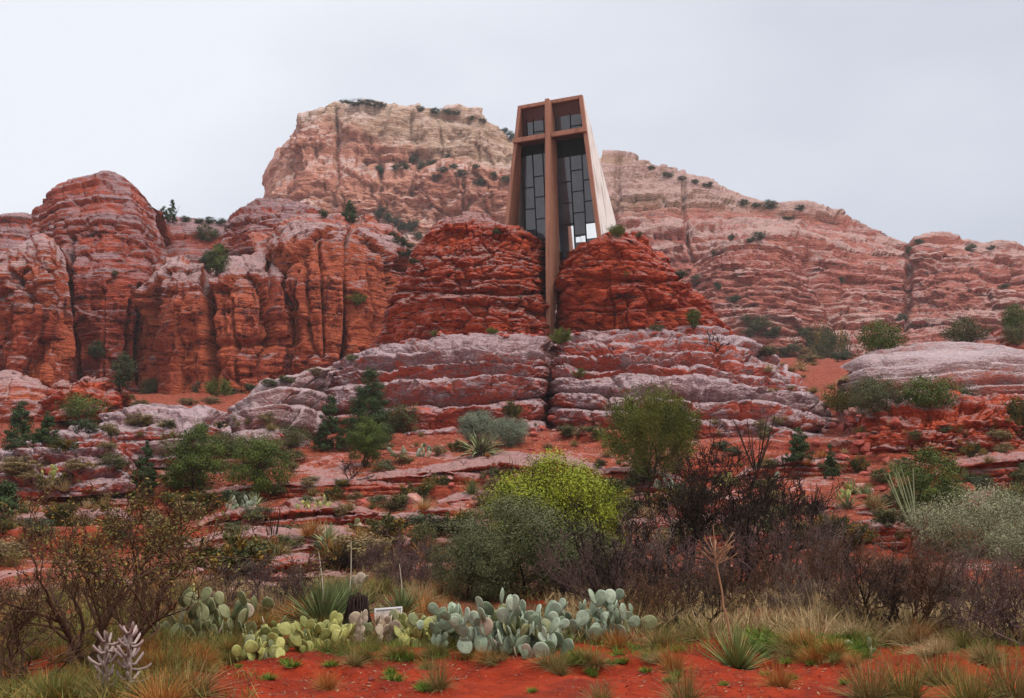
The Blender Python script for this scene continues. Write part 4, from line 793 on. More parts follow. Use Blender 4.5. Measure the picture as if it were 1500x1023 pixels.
bare(985,862,228,'tall dark bare tree right of the bright juniper','dead_tree','tree',6,.72,L5,DTWIG,.019,D=25,seed=8,minr=.0018)
bare(1075,868,212,'bare dark tree left of the tall seed stalk','dead_tree','tree',6,.75,L5,DTWIG,.019,D=24,seed=9,minr=.0018)
bare(1130,880,232,'bare dark tree with forking branches right of the tall seed stalk','dead_tree','tree',5,.7,L5,DTWIG,.020,D=22,seed=10,minr=.0018)
bare(930,905,130,'low dark branch sweeping right behind the prickly pear','dead_tree','tree',4,1.2,L4,DTWIG,.026,D=17,seed=11,minr=.0025)
bare(352,914,90,'purple brown bare shrub behind the left prickly pears','bare_bush','bush',8,.95,L5,TWIG,.022,D=18,seed=12,wide=1.15,minr=.0028)
bare(430,912,84,'purple brown bare shrub right of its twin behind the left prickly pears','bare_bush','bush',8,.95,L5,TWIG,.022,D=18.4,seed=13,wide=1.0,minr=.0028)
bare(620,880,98,'purple twiggy shrub between the spiky yucca and the scrub oak','bare_bush','bush',9,.8,L5,TWIG,.016,D=21,seed=14,minr=.0026)
bare(590,870,70,'thin purple twigs behind the spiky yucca','bare_bush','bush',9,.8,L4,TWIG,.014,D=23,seed=15,minr=.003)
bare(500,850,44,'dark twiggy shrub under the red ledge','bare_bush','bush',9,1.0,L4,DTWIG,.016,D=27,seed=16,wide=1.3,minr=.004)
bare(545,848,46,'brown twiggy shrub right under the red ledge','bare_bush','bush',9,.9,L4,TWIG,.016,D=27,seed=17,minr=.004)
PT = [(880,905,120,17.5),(930,890,112,20),(965,918,128,16),(1010,900,112,18),(1045,880,104,21),(1090,905,118,17),(1130,885,100,20.5),(1165,912,122,16.4),(1205,890,112,19),(1250,915,128,16.2),(1290,895,114,18.5),(1335,920,136,15.8),(1375,900,124,18),(1425,925,140,15.5),(1465,905,120,17.5),(1505,935,150,14.8),(1195,862,70,24),(1310,866,74,24),(1400,868,74,23.5),(1480,880,84,21.5),(1250,868,70,25),(1100,862,66,24.5)]
for i,(x,y,h,D_) in enumerate(PT):
    tn = ('purple brown','grey brown','reddish brown')[(i*7)%3]
    bare(x,y,h*(1.0,1.25,.8,1.1,.9)[i%5],tn+' bare shrub in the tangled thicket along the right foreground','bare_bush','bush',8,.9,L4B,(TWIG,GTWIG,RTWIG)[(i*7)%3],.017,D=D_,seed=20+i%6,share=101+i%6+10*((i*7)%3),group=tn+' shrubs of the right thicket',wide=1.05 if i%2 else .9,minr=.0027)
bare(1285,905,150,'thick black trunked dead bush at the right of the thicket','dead_tree','tree',3,.8,L5,DTWIG,.028,D=15.4,seed=31,lean=(.25,0),minr=.0018)
bare(1015,900,120,'black forked dead bush in front of the purple thicket','dead_tree','tree',3,.8,L5,DTWIG,.028,D=15.6,seed=32,lean=(-.25,0),minr=.0018)
bare(1205,830,76,'dark bare bush on the slope right of the thicket trees','bare_bush','bush',6,.7,L4,DTWIG,.018,seed=33,minr=.004)
bare(1185,775,62,'thin bare bush on the slope above the thicket','bare_bush','bush',8,.5,L4,DTWIG,.014,seed=34,minr=.004)
bare(1050,512,34,'small dead bush on the terrace right of the right knob','bare_bush','bush',5,.8,[(4,.6,.6),(4,.5,.7)],DTWIG,.03,seed=35,minr=.010)
bare(705,668,26,'dark twiggy bush by the silvery shrubs','bare_bush','bush',8,.9,[(4,.6,.6),(4,.5,.7)],DTWIG,.02,seed=36,minr=.008)
bare(512,700,36,'dark twiggy shrub left of the low red ledge','bare_bush','bush',8,.9,[(4,.6,.6),(5,.5,.7)],DTWIG,.02,seed=37,minr=.007,wide=1.3)
bare(700,628,30,'reddish dead brush beside the silvery shrub','bare_bush','bush',8,.9,[(4,.6,.6),(5,.5,.7)],TWIG,.02,seed=38,minr=.008,wide=1.2)
def wands(px, py, hpx, label, mat, seed, n=10, spread=.45, lean=(0, 0)):
    p = hit(px, py); H = hpx*mpp(p[1]); g_ = grow(seed, n, H, spread, [], H*.016, k=7, up=.05, wig=.05, base=.04*H, taper=.4, lean=lean, jl=.25, minr=.006)
    o = obj('ocotillo', tubes('ocotillo', g_), mat); o.location = p; tag(o, label, 'ocotillo')
wands(398,802,68,'dark wand like ocotillo on the left slope', DTWIG, 51, 9, .42)
wands(1106,686,84,'tall dark ocotillo in front of the right hand ledges', DTWIG, 52, 8, .55)
wands(1338,770,92,'pale green ocotillo leaning left beside the right juniper', leafmat('pale_wand',(.20,.22,.10),(.36,.36,.20)), 53, 11, .32, (-.35,0))
wands(1182,790,86,'sparse dark ocotillo above the thicket', DTWIG, 54, 11, .4)
wands(705,618,28,'small dark wands beside the silvery shrub', DTWIG, 55, 8, .5)
# ---------------------------------------------------------------- prickly pears
def padmesh(seed):
    r = random.Random(seed); V = []; nr, ns = 7, 16
    for i in range(nr+1):
        t = i/nr*2-1                                     # -1 front .. 1 back
        rr = math.sqrt(max(0, 1-abs(t)**2.6))
        for j in range(ns):
            a = 2*math.pi*j/ns; x = math.sin(a); z = -math.cos(a); ww = .40*(1+.16*z); V.append((x*ww*rr, t*.075+.02*math.sin(3*a)*rr, .5+z*.5*rr if True else 0))
    Fq = [(i*ns+j, i*ns+(j+1) % ns, (i+1)*ns+(j+1) % ns, (i+1)*ns+j) for i in range(nr) for j in range(ns)]
    return new_mesh('pad', V, Fq)
def padmat(name, A, B):
    m = MT(name); oi = m.n('ShaderNodeObjectInfo'); n = m.noise(5, 3, .6); v = m.vor(11, out=0)
    col = m.mix(m.ma('ADD', m.ma('MULTIPLY', oi.outputs['Random'], .7), m.ma('MULTIPLY', n, .3)), A, B)
    col = m.mix(m.mr(v, .17, .09), col, (.60, .54, .34))
    return m.out(col, .55, m.bump(m.mr(v, .25, .05), .03), .4)
PG = padmat('grey_green_pad', (.085, .125, .05), (.42, .47, .34)); PY = padmat('yellow_green_pad', (.14, .15, .03), (.54, .50, .15)); PD = padmat('dull_green_pad', (.10, .12, .04), (.30, .28, .13)); PP = padmat('pinkish_pad', (.26, .18, .12), (.52, .40, .28))
PADS = {m.name: [padmesh(i) for i in range(2)] for m in (PG, PY, PD, PP)}
for m in (PG, PY, PD, PP):
    for q in PADS[m.name]: q.materials.append(m)
def pear(px, py, hpx, wpx, npad, mat, label, seed, padpx=26, D=None, group=None, parts=True):
    p = spot(px, py, D)
    m = mpp(p[1]); W, H, S0 = wpx*m, hpx*m, padpx*m; r = random.Random(seed); o = empty('prickly_pear', tuple(p), label, 'cactus', group); done = []
    nb = max(3, int(npad*.5)); cand = []
    for i in range(nb):
        a = r.uniform(0, 6.28); q = math.sqrt(r.random()); cand.append((Vector((math.cos(a)*q*W*.44, math.sin(a)*q*min(W*.34, .8), -.12*S0)), r.uniform(-.5, .5), r.uniform(0, 6.28), 0))
    k = 0
    while len(done) < npad and cand:
        loc, tl, yaw, gen = cand.pop(0); s = S0*r.choice((.6, .8, .9, 1.0, 1.1))*r.uniform(.9, 1.1)
        M = Matrix.Translation(loc) @ Matrix.Rotation(yaw, 4, 'Z') @ Matrix.Rotation(tl, 4, 'Y') @ Matrix.Rotation(r.uniform(-.5, .5), 4, 'X') @ Matrix.Diagonal((s*r.uniform(.85, 1.1), s, s, 1))
        c = obj('pad', PADS[(mat if r.random() < .82 else PD if r.random() < .7 else PP).name][k % 2], None, o); c.matrix_local = M; done.append(c); k += 1
        if gen < 3 and loc.z+s*1.35 < H:
            for b in range(r.choice((1, 2, 2))):
                u = r.uniform(-.9, .9); q = M @ Vector((math.sin(u)*.37, 0, .52+.43*math.cos(u))); cand.append((q, tl+u*.8+r.uniform(-.2, .2), yaw+r.uniform(-1.2, 1.2), gen+1))
            if gen >= 0: r.shuffle(cand)
    return o
pear(725,966,84,110,96,PG,'large blue grey prickly pear in the middle of the foreground bank',1,23,D=13.9)
pear(775,975,84,105,92,PG,'big blue grey prickly pear touching the right side of the central one',16,24,D=14.0)
pear(868,946,84,115,90,PG,'tall grey green prickly pear right of the large central one',2,22,D=15.2)
pear(660,952,58,95,70,PG,'grey prickly pear left of the large central one',3,21,D=14.6)
pear(612,950,46,90,64,PY,'yellowish prickly pear in front of the little framed sign',4,20,D=14.8)
pear(790,978,56,80,42,PG,'low pale prickly pear at the front edge of the bank',5,24,D=13.6)
pear(545,948,42,90,56,PP,'pinkish tan prickly pear below the dark shaggy stump',6,19,D=15)
pear(482,956,40,95,64,PY,'yellow prickly pear at the top of the red bank',7,19,D=14.8)
pear(420,966,42,95,64,PY,'yellow green prickly pear left along the bank top',8,19,D=14.6)
pear(380,980,32,80,44,PY,'low bright yellow prickly pear at the left end of the bank',9,18,D=14)
pear(345,942,62,90,34,PD,'dull green prickly pear with upright pads left of the bank',10,24,D=15.6)
pear(290,945,60,100,36,PD,'dull green prickly pear by the big half bare bush',11,24,D=15.4)
pear(276,890,40,40,10,PY,'small yellow green prickly pear behind the dull green ones',12,20,D=18)
pear(530,884,30,50,10,PP,'brownish prickly pear behind the dark stump',13,16,D=21)
pear(370,890,34,50,8,PD,'upright prickly pear pads beside the purple bare shrub',14,20,D=17)
for i,(x,y,h,w_,n,mt,pp,lb) in enumerate([(456,742,17,62,44,PY,7,'flat yellow green prickly pear on the left slope'),(620,668,18,28,20,PG,8,'small grey prickly pear right of the young pine'),(582,668,16,20,8,PG,10,'little prickly pear beside the young pine'),
  (352,745,20,50,30,PG,8,'pale prickly pear among agaves on the left slope'),(632,722,18,20,9,PG,10,'little prickly pear by the pale split boulder'),(530,782,18,30,10,PD,10,'dull prickly pear on the ledge of the left slope'),
  (1230,728,20,34,20,PY,8,'yellow green prickly pear at the foot of the rubble chute'),(1068,712,20,50,30,PY,8,'yellow green prickly pear behind the bare trees'),(1178,545,8,14,8,PG,6,'tiny prickly pear below the rusty tipped juniper'),
  (1135,700,22,36,12,PG,11,'grey prickly pear beside the small conifer'),(680,770,20,26,10,PG,11,'grey prickly pear left of the bright juniper'),(1265,960,20,40,8,PD,16,'dull prickly pear at the right of the green herbs'),(975,715,18,40,20,PG,8,'grey prickly pear under the wispy juniper'),(80,702,16,60,22,PY,8,'yellowish prickly pear row below the left rock mound')]):
    pear(x,y,h,w_,n,mt,lb,60+i,pp)
# ---------------------------------------------------------------- yuccas, sotols, agaves
def rosette(px, py, rpx, label, mat, seed, n=120, tilt=(.05, 1.5), wid=.022, droop=.15, cat='yucca', name='yucca', D=None, trunk=0, stalk=None, group=None, share=None):
    p = spot(px, py, D); m = mpp(p[1]); L = rpx*m; key = ('ros', share or (px, py))
    if key not in LIB:
        U = 1.0 if share else L
        LIB[key] = blades('leaves', seed, n, U*1.25, tilt, wid*U*1.9, droop, 4, .05*U, .25); LIB[key].materials.append(mat)
    o = empty(name, tuple(p), label, cat, group); c = obj('leaves', LIB[key], None, o); c.location = (0, 0, trunk*m)
    if share: c.scale = (L, L, L)
    if trunk:
        t = obj('trunk', tubes('trunk', grow(seed, 1, trunk*m, .01, [], .06, k=5, wig=.03, up=.3)), BARK, o)
    if stalk:
        dx, hpx_, mt = stalk; h = hpx_*m; P = np.stack([np.linspace(0, dx*m, 8), np.zeros(8), np.linspace(0, h, 8)], 1)[None]; P[0, :, 0] += .03*h*np.sin(np.linspace(0, 3.1, 8)); P[0, :, 1] += .02*h*np.sin(np.linspace(0, 5, 8))
        obj('flower_stalk', tubes('flower_stalk', [(P, np.linspace(.015, .005, 8)[None], 6, np.array([.5]))]), mt, o)
    return o
YGS = leafmat('bright_sotol_blades', (.10, .13, .035), (.32, .35, .12))
PST = leafmat('bleached_stalk', (.45, .34, .22), (.66, .56, .44)); RST = leafmat('tan_stalk', (.26, .12, .06), (.42, .24, .13))
rosette(1078,968,56,'spiky green sotol with a tall leaning dead flower stalk',YGS,71,320,(.0,1.95),.012,.05,'sotol','sotol',D=13.4)
rosette(472,925,60,'large feathery green sotol on the bank top',SOTOL,72,330,(.0,1.35),.012,.25,'sotol','sotol',D=16.5,stalk=(-8,100,PST))
rosette(505,915,52,'green sotol joined to the right side of the large feathery one',SOTOL,73,240,(.0,1.3),.012,.25,'sotol','sotol',D=17.2,stalk=(6,105,PST))
rosette(434,900,40,'smaller grey green sotol up left of the large feathery one',SOTOL,74,220,(.0,1.5),.014,.1,'sotol','sotol',D=19,stalk=(4,62,PST))
rosette(588,908,36,'spiky dark green yucca on a short trunk beside the framed sign',SOTOL,75,220,(.0,1.9),.016,.05,'yucca','yucca',D=17,trunk=14,stalk=(-4,82,PST))
rosette(705,664,36,'drooping pale yellow yucca under the silvery shrubs',YUC,76,130,(.3,1.3),.022,1.1,'yucca','yucca')
for i,(x,y,r_,mt,lb) in enumerate([(338,742,22,YUC,'pale agave rosette on the left slope beside a prickly pear'),(372,740,18,YUC,'second pale agave rosette right on the left slope'),(478,795,26,YUC,'yucca with pale blades on the left ledge'),
   (1246,722,22,YUC,'pale yucca at the foot of the rubble chute'),(1268,728,18,SOTOL,'green yucca right of the pale one by the rubble'),(1490,735,26,SOTOL,'green yucca at the right edge above the pale bush'),(1425,712,20,SOTOL,'green yucca on the slope above the pale bush'),
   (1240,742,20,SOTOL,'small yucca among rubble'),(690,722,20,SOTOL,'grey green yucca left of the bright juniper'),(1488,505,20,YUC,'pale yucca on the red knoll at the right edge'),(200,720,22,SOTOL,'grey yucca behind the tan bush at left'),(1415,702,14,YUC,'little pale yucca beside the grey slab at right'),(1130,780,24,SOTOL,'green yucca in front of the bare trees')]):
    rosette(x,y,r_,lb,mt,80+i,70,(.05,1.4),.03,.1)
# the tall dead stalk with its branching seed head rises from the sotol
o_ = [o for o in C.objects if o.name.startswith('sotol')][0]; m = mpp(13.4); P = at(np.linspace(1076, 1047, 9), np.linspace(962, 812, 9), 13.4); P = P-np.array(o_.location); P[4, 0] -= .02
gr = [(P[None], np.linspace(.017, .009, 9)[None], 6, np.array([.5]))]; r = np.random.RandomState(5); n = 26
top = P[-1]; bs = P[-2]+(top-P[-2])*r.rand(n, 1)*1.6; th = r.rand(n)*6.28; d = np.stack([np.cos(th), np.sin(th), .15+.9*r.rand(n)], 1); ln = (14+16*r.rand(n))*m
Q = np.stack([bs, bs+d*ln[:, None]*.4, bs+d*ln[:, None]*.75+np.array([0, 0, .02]), bs+d*ln[:, None]+np.array([0, 0, .05])], 1)
tip = np.stack([top, top+[0, 0, 10*m], top+[0, 0, 22*m], top+[-.01, 0, 40*m]])[None]
obj('flower_stalk', tubes('flower_stalk', gr+[(Q, np.tile([.0045, .004, .004, .009], (n, 1)), 4, r.rand(n)), (tip, np.array([[.011, .009, .007, .004]]), 5, np.array([.5]))]), RST, o_)
# ---------------------------------------------------------------- grass tussocks, herbs and stones: one mesh of each kind, copied
def kinds(prefix, mats, spec):
    out = []
    for i, mt in enumerate(mats):
        me = blades(prefix, 300+i*7+len(prefix), **spec); me.materials.append(mt); out.append(me)
    return out
KT = kinds('tussock', [TUSS, TUSS, STRAW, ORNG, GRASS, GRASS], dict(n=150, L=1.0, tilt=(.0, 1.15), width=.016, droop=.55, k=4, base=.16))
KF = kinds('fine_tussock', [TUSS, TUSS, STRAW, ORNG, GRASS, GRASS], dict(n=420, L=1.0, tilt=(.0, 1.35), width=.0075, droop=.8, k=5, base=.25))
KG = kinds('herb', [GREEN, GREEN], dict(n=130, L=1.0, tilt=(.0, 1.4), width=.03, droop=.2, k=3, base=.35))
KD = kinds('deadstalk', [STRAW, STRAW, TUSS], dict(n=60, L=1.0, tilt=(.0, 1.0), width=.0055, droop=1.3, k=7, base=.3, jl=.7))
def put(name, me, px, py, hpx, label, cat, group, wide=1.0, rs=random, D=None):
    p = spot(px, py, D)
    if p is None: return
    H = hpx*mpp(p[1]); o = obj(name, me); o.location = (p[0], p[1], p[2]-.02*H); o.scale = (H*wide, H*wide, H); o.rotation_euler = (0, 0, rs.uniform(0, 6.28)); return tag(o, label, cat, group)
rs = random.Random(9)
def inside(px, py, boxes): return any(a <= px <= c and b <= py <= d for a, b, c, d in boxes)
ROCKY = [(425,480,1235,612),(0,440,420,590)]
n = 0
while n < 210:                                        # slope tussocks
    x = rs.uniform(-10, 1510); y = rs.uniform(612, 850) if rs.random() < .85 else rs.uniform(560, 640)
    if x < 270 and y > 830: continue
    if inside(x, y, ROCKY) or (x > 870 and y > 800): continue
    p = hit(x, y); s = rs.uniform(.38, .85)
    if p is None: continue
    k = rs.choice((0, 1, 1, 2, 3, 0)); hp = s/mpp(p[1])
    put('grass_tussock', KT[k], x, y, hp, ('dry tan grass tussock on the red rocky slope', 'dry tan grass tussock on the red rocky slope', 'pale straw tussock on the red rocky slope', 'rusty orange tussock on the red rocky slope')[k], 'grass', ('tan tussocks on the slope', 'tan tussocks on the slope', 'straw tussocks on the slope', 'rusty tussocks on the slope')[k], rs.uniform(.8, 1.3), rs); n += 1
n = 0
while n < 190:                                       # small rounded scrub on the slope
    x = rs.uniform(-10, 1510); y = rs.uniform(618, 850)
    if (x < 270 and y > 830) or inside(x, y, ROCKY) or (x > 870 and y > 800): continue
    p = hit(x, y)
    if p is None: continue
    h = rs.uniform(.4, 1.0); w_ = h*rs.uniform(1.2, 2.2); kd = rs.choice(('olive', 'tan', 'tan', 'oak', 'rust', 'far'))
    T(x, y, h/mpp(p[1]), w_/mpp(p[1]), kd, {'tan': 'low dry tan scrub bush on the red slope', 'olive': 'low olive scrub bush on the red slope', 'oak': 'low grey green scrub bush on the red slope', 'rust': 'low rusty green scrub bush on the red slope', 'far': 'low dark scrub bush on the red slope'}[kd], 'shrub', {'tan': 'tan scrub on the slope', 'olive': 'olive scrub on the slope', 'oak': 'grey green scrub on the slope', 'rust': 'rusty scrub on the slope', 'far': 'dark scrub on the slope'}[kd], lod=0, share=1+n % 3, name='scrub_bush'); n += 1
for i in range(95):                                   # left foreground meadow
    x = rs.uniform(-15, 300); y = rs.uniform(850, 1040)
    if y > 985-.35*max(0, 290-x)+60 and x > 290: continue
    k = rs.choice((4, 5, 4, 3, 1)); put('grass_tuft', KF[k], x, y, rs.uniform(.22, .46)/mpp(max(9, hit(x, y)[1])), ('', 'dry tan grass clump in the left foreground meadow', '', 'orange dry grass clump in the left foreground meadow', 'green grass clump in the left foreground meadow', 'green grass clump in the left foreground meadow')[k], 'grass', ('', 'tan meadow clumps', '', 'orange meadow clumps', 'green meadow clumps', 'green meadow clumps')[k], rs.uniform(.9, 1.4), rs)
for i in range(44):                                   # band behind the cacti
    x = rs.uniform(290, 660); y = rs.uniform(862, 945); k = rs.choice((3, 3, 4, 1, 2)); put('grass_tuft', KF[k], x, y, rs.uniform(.25, .5)/mpp(hit(x, y)[1]), ('', 'tan grass clump behind the prickly pears', 'straw grass clump behind the prickly pears', 'rusty grass clump behind the prickly pears', 'green grass clump behind the prickly pears')[k], 'grass', ('', 'tan clumps behind the cacti', 'straw clumps behind the cacti', 'rusty clumps behind the cacti', 'green clumps behind the cacti')[k], rs.uniform(.9, 1.4), rs)
for i in range(46):                                   # dead stalks in the right thicket
    x = rs.uniform(930, 1500); y = rs.uniform(905, 945); put('dead_stalk_clump', KD[i % 3], x, y, rs.uniform(36, 95), 'bleached dead grass stalks standing in the right thicket', 'dead grass', 'dead grass in the thicket', rs.uniform(.7, 1.1), rs)
for i in range(80):                                   # bright herbs on the bank
    u_ = rs.random(); x = rs.uniform(1110, 1270) if u_ < .4 else rs.uniform(840, 1000) if u_ < .65 else rs.uniform(330, 1250); y = rs.uniform(930, 968) if u_ < .4 else rs.uniform(935, 1000) if u_ < .65 else rs.uniform(965, 1015)
    put('green_herb', KG[i % 2], x, y, rs.uniform(12, 24) if u_ < .4 else rs.uniform(8, 16), 'bright green herb tuft on the red soil bank', 'herb', 'green herbs on the bank', rs.uniform(1.0, 1.6), rs)
for i in range(46):                                   # growth between and in front of the cacti
    x = rs.uniform(320, 960); y = rs.uniform(935, 978); k = rs.choice((3, 4, 4, 1, 5)); put('grass_tuft', KF[k], x, y, rs.uniform(14, 30), ('', 'tan grass tuft growing among the foreground prickly pears', '', 'rusty grass tuft growing among the foreground prickly pears', 'green grass tuft growing among the foreground prickly pears', 'green grass tuft growing among the foreground prickly pears')[k], 'grass', ('', 'tan tufts among the cacti', '', 'rusty tufts among the cacti', 'green tufts among the cacti', 'green tufts among the cacti')[k], rs.uniform(1., 1.7), rs)
for i in range(40):
    x = rs.uniform(960, 1500); y = rs.uniform(935, 972)
    if abs(x-1078) < 62: continue
    k = rs.choice((3, 1, 4, 2)); put('grass_tuft', KF[k], x, y, rs.uniform(16, 40), ('', 'tan grass tuft along the front of the right thicket', 'straw grass tuft along the front of the right thicket', 'rusty grass tuft along the front of the right thicket', 'green grass tuft along the front of the right thicket')[k], 'grass', ('', 'tan tufts by the right thicket', 'straw tufts by the right thicket', 'rusty tufts by the right thicket', 'green tufts by the right thicket')[k], rs.uniform(1., 1.6), rs)
for i in range(26):
    x = rs.uniform(1120, 1245); y = rs.uniform(505, 575); put('grass_tussock', KT[(0, 2)[i % 2]], x, y, rs.uniform(6, 13), 'small dry tussock on the saddle right of the ledges', 'grass', 'tussocks on the right saddle', 1.6, rs)
for x, y, h, k, wd, lb in [(478,1008,34,3,1.0,'rusty tan tussock alone on the bare red soil'),(1140,1004,46,3,.9,'orange brown tussock right of the spiky sotol'),(985,985,58,3,.6,'orange topped dry tussock left of the spiky sotol'),(1000,1030,70,1,.7,'brown dry grass at the bottom edge left of the sotol'),(640,1010,60,1,.6,'dry brown grass clump on the bank below the cacti'),(880,1030,44,1,.8,'brown tussock at the bottom edge'),
    (1270,1025,84,1,.75,'dark dry bush of grass on the right bank'),(1325,1028,84,4,.8,'greenish grass mound right of the dark dry bush'),(1420,1035,84,4,.8,'green brown grass mound in the bottom right corner'),(1480,1020,90,1,.8,'brown grass mound at the right edge'),(1375,1000,64,1,.9,'tan grass mound behind the corner mounds'),(1250,975,24,3,1.,'small rusty tussock beside the green herbs'),(905,948,40,3,.8,'rusty dry tuft at the foot of the tall prickly pear'),(820,985,40,1,.7,'brown grass under the front prickly pear')]:
    put('grass_tuft', KF[k], x, y, h, lb, 'grass', None, wd, rs)
# litter and low dry growth nobody could count
def scatter(name, n, boxfn, size, mat, flat, seed, lab):
    r = np.random.RandomState(seed); th, D = boxfn(r, n); X_, Y_ = D*np.tan(th), D; z = gz(X_, Y_)+.01; keep = vn(X_/1.7, Y_/1.7, 0*z, seed)+.5*vn(X_/.5, Y_/.5, 0*z, seed+1) > -.25
    c = np.stack([X_, Y_, z], 1)[keep]; m_ = len(c); nrm = unit(r.normal(size=(m_, 3))*(1-flat)+np.array([0, 0, flat])) if flat else unit(r.normal(size=(m_, 3))*[1, 1, .2])
    a = unit(np.cross(nrm, r.normal(size=(m_, 3)))); b = np.cross(nrm, a); 
    if not flat: a = unit(r.normal(size=(m_, 3))*[.6, .6, 0]+[0, 0, 1]); b = unit(np.cross(a, r.normal(size=(m_, 3))))
    s_ = size*(.4+1.2*r.rand(m_, 1)); c[:, 2:] += 0 if flat else s_*.4
    me = quads(name, c, a*s_*.5, b*s_*(.16 if flat else .02), np.stack([r.rand(m_), r.rand(m_), r.rand(m_), np.ones(m_)], 1)); o = obj(name, me, mat); o['kind'] = 'stuff'
LIT = leafmat('dead_leaf_litter', (.05, .02, .013), (.22, .10, .055), (.30, .19, .11))
scatter('leaf_litter', 40000, lambda r, n: (r.uniform(-.5, .5, n), 10.5+17*r.rand(n)**.8), .042, LIT, .8, 61, '')
scatter('dry_grass', 44000, lambda r, n: (r.uniform(-.5, .5, n), 14.6+11*r.rand(n)), .20, TUSS, 0, 62, '')
scatter('dry_grass', 14000, lambda r, n: (r.uniform(-.5, -.22, n), 11+6*r.rand(n)), .18, GRASS, 0, 63, '')
scatter('dry_grass', 15000, lambda r, n: (r.uniform(.03, .5, n), 15+6*r.rand(n)), .26, STRAW, 0, 64, '')
scatter('dry_grass', 26000, lambda r, n: (r.uniform(-.5, .5, n), 25+52*r.rand(n)), .26, TUSS, 0, 65, '')
scatter('green_ground_cover', 16000, lambda r, n: (r.uniform(-.28, .5, n), 13.6+3.4*r.rand(n)), .10, GREEN, 0, 66, '')
# stones
def stone(seed, sub=2):
    import bmesh
    bm = bmesh.new(); bmesh.ops.create_icosphere(bm, subdivisions=sub, radius=.5); r = np.random.RandomState(seed)
    pl = [(unit(r.normal(size=3)), .26+.16*r.rand()) for _ in range(9)]
    for v in bm.verts:
        c = np.array(v.co)
        for n_, d_ in pl:
            q = c@n_
            if q > d_: c = c-n_*(q-d_)
        v.co = c+r.normal(size=3)*.006
    me = bpy.data.meshes.new('stone'); bm.to_mesh(me); bm.free(); return me
def stonemat(name, A, B):
    m = MT(name); n = m.noise(3, 5, .6); return m.out(m.mix(m.mr(n, .35, .65), A, B), .65, m.bump(m.noise(12, 4, .7), .05), .4)
SM = [stonemat('red_stone', (.42, .07, .04), (.24, .035, .022)), stonemat('pale_red_stone', (.48, .24, .19), (.36, .13, .10))]
SK = [stone(i) for i in range(6)]
for i, s in enumerate(SK): s.materials.append(SM[i % 2])
def rock(px, py, wpx, label, k, group=None, fl=.6, name='stone', cat='stone'):
    p = hit(px, py)
    if p is None: return
    W = wpx*mpp(p[1]); o = obj(name, SK[k]); o.location = (p[0], p[1], p[2]+.12*W*fl); o.scale = (W*1.25, W, W*fl*1.2); o.rotation_euler = (rs.uniform(-.2, .2), rs.uniform(-.2, .2), rs.uniform(0, 6.28)); tag(o, label, cat, group)
rock(602,736,36,'big pale split boulder on the left slope',1,None,.8,'boulder','boulder'); rock(528,736,18,'small red block left of the pale boulder',0,None,.7,'boulder','boulder'); rock(718,708,22,'red block left of the bright juniper',2,None,.8,'boulder','boulder')
rock(544,995,10,'lone red stone on the bare soil bank',0); rock(560,770,18,'flat pale rock at the end of the left ledge',1,None,.4,'boulder','boulder')
for i in range(70):                                   # rubble chute right of the ledges
    t = rs.random(); x = 1215+95*t+rs.gauss(0, 30); y = 600+150*t+rs.gauss(0, 18); rock(x, y, rs.uniform(6, 22), 'angular red block in the rubble chute right of the ledges', rs.choice((0, 0, 2, 4, 1)), 'blocks of the rubble chute', rs.uniform(.4, .9), 'rubble_block', 'stone')
for i in range(120):
    x = rs.uniform(300, 1500); y = rs.uniform(616, 840)
    if inside(x, y, ROCKY): continue
    rock(x, y, rs.uniform(3, 10), 'loose red stone on the slope' , rs.choice((0, 2, 4)), 'loose red stones', rs.uniform(.4, .8)) if i % 3 else rock(x, y, rs.uniform(4, 13), 'loose pale stone on the slope', rs.choice((1, 3, 5)), 'loose pale stones', rs.uniform(.3, .6))
for i in range(30): rock(rs.uniform(760, 900), rs.uniform(612, 650), rs.uniform(5, 16), 'fallen red block below the crack in the ledges', rs.choice((0, 1, 2, 3)), 'fallen blocks below the crack', rs.uniform(.4, .8), 'rubble_block')
for i in range(26): rock(rs.choice((rs.uniform(600,800), rs.uniform(825,1040))), rs.uniform(482, 494), rs.uniform(4, 12), 'broken red block on the terrace under the knobs', rs.choice((0, 2, 4)), 'broken blocks under the knobs', rs.uniform(.4, .8), 'rubble_block')
# ---------------------------------------------------------------- cholla, stump, little sign
CH = leafmat('cholla_joints', (.20, .13, .11), (.42, .31, .28))
def cholla(px, py, hpx, seed, label, D):
    p = spot(px, py, D); m = mpp(D); r = random.Random(seed); H = hpx*m; o = empty('cholla', tuple(p), label, 'cactus')
    st = np.array([[0, 0, -.05], [.01, 0, H*.35], [-.01, 0, H*.7], [.0, 0, H]])
    obj('stem', tubes('stem', [(np.stack([np.interp(np.linspace(0, 3, 9), range(4), st[:, i]) for i in range(3)], 1)[None], np.array([[.026]*8+[.012]]), 8, np.array([.3]))]), CH, o)
    for z in (.26, .44, .58, .76, .92):
        P = []; n = r.choice((4, 5, 5))
        for k in range(n):
            a = k*6.28/n+r.uniform(-.3, .3); l = H*r.uniform(.12, .33)*(1.2-.5*z); q0_ = r.uniform(-.03, .05)*H; d = np.array([math.cos(a), math.sin(a), 0]); q = np.array([0, 0, z*H+q0_])
            P.append([q, q+d*l*.45+[0, 0, -.01], q+d*l*.85+[0, 0, .03+q0_], q+d*l+[0, 0, .06+q0_], q+d*l*1.04+[0, 0, .075+q0_]])
        P = np.array(P); obj('arms', tubes('arms', [(P, np.array([[.012, .015, .016, .013, .004]]*n), 7, np.array([r.random() for _ in range(n)]))]), CH, o)
cholla(186,1030,92,1,'pinkish grey cholla with whorled arms, taller one of the pair','%s' and 11.6); cholla(152,1030,82,2,'pinkish grey cholla with whorled arms, shorter left one of the pair',11.7)
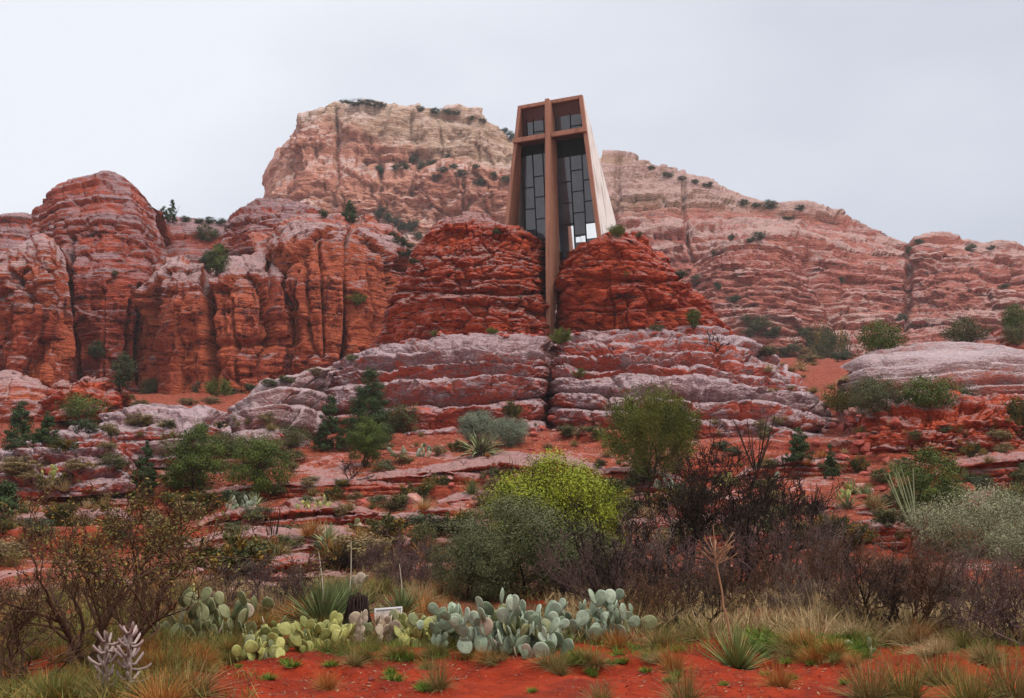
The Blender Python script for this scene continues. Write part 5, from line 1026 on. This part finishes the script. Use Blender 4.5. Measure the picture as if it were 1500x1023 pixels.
p = spot(523,928,15.6); m = mpp(15.6); o = empty('dead_stump', tuple(p), 'dark brown shaggy dead yucca stump behind the prickly pears', 'stump')
nb = 420; r = np.random.RandomState(8); th = r.rand(nb)*6.28; z0 = 58*m*(.12+.88*r.rand(nb)); q0 = np.stack([np.cos(th)*.05, np.sin(th)*.05, z0], 1); dr = np.stack([np.cos(th), np.sin(th), 0*th], 1); ln = z0*(.7+.4*r.rand(nb))
Pq = np.stack([q0, q0+dr*(.04+.04*r.rand(nb, 1)), q0+dr*(.08+.05*r.rand(nb, 1))-np.stack([0*ln, 0*ln, ln*.6], 1), q0+dr*(.15+.06*r.rand(nb, 1))-np.stack([0*ln, 0*ln, ln*.97], 1)], 1)
obj('dead_leaves', tubes('dead_leaves', [(Pq, np.tile([.010, .012, .010, .004], (nb, 1)), 3, r.rand(nb))]), twigmat('charred_leaves', (.012, .007, .006), (.045, .024, .018)), o)
obj('trunk', tubes('trunk', [(np.array([[[0, 0, -.05], [0, 0, .2], [0, 0, .35], [.01, 0, 62*m]]]), np.array([[.08, .075, .06, .03]]), 8, np.array([.4]))]), BARK, o)
p = spot(570,926,16.6); m = mpp(15.9); o = empty('framed_sign', tuple(p), 'little tilted pale sign in a white frame standing behind the prickly pears', 'sign'); o.rotation_euler = (-.25, -.07, .12)
w2, h2 = 20*m, 25*m; b = MB(); b.box(-w2+.02, w2-.02, 0, .012, .05, h2-.02); obj('panel', b.mesh('panel', .002), simple('weathered_sign_panel', (.62, .52, .46), .6, var=.8, sc=9), o)
WF = simple('white_painted_frame', (.74, .72, .70), .5, var=.3)
for k,(x0,x1,z0,z1) in enumerate([(-w2,w2,h2-.02,h2+.008),(-w2,-w2+.025,-.1,h2-.021),(w2-.025,w2,-.1,h2-.021),(-w2+.026,w2-.026,.02,.048)]):
    b = MB(); b.box(x0, x1, -.014, .02, z0, z1); obj('frame_bar', b.mesh('frame_bar', .003), WF, o)
# ---------------------------------------------------------------- the misty air
hm = bpy.data.materials.new('mist'); hm.use_nodes = True; hn = hm.node_tree; hn.nodes.clear()
vo = hn.nodes.new('ShaderNodeVolumePrincipled'); vo.inputs['Color'].default_value = (1, 1, 1, 1); vo.inputs['Density'].default_value = .00017; vo.inputs['Anisotropy'].default_value = .2
ho = hn.nodes.new('ShaderNodeOutputMaterial'); hn.links.new(vo.outputs[0], ho.inputs['Volume'])
hb = MB(); hb.box(-1010, 1010, -1010, 1010, -3, 222); hz_ = obj('haze', hb.mesh('haze'), hm); hz_['kind'] = 'stuff'
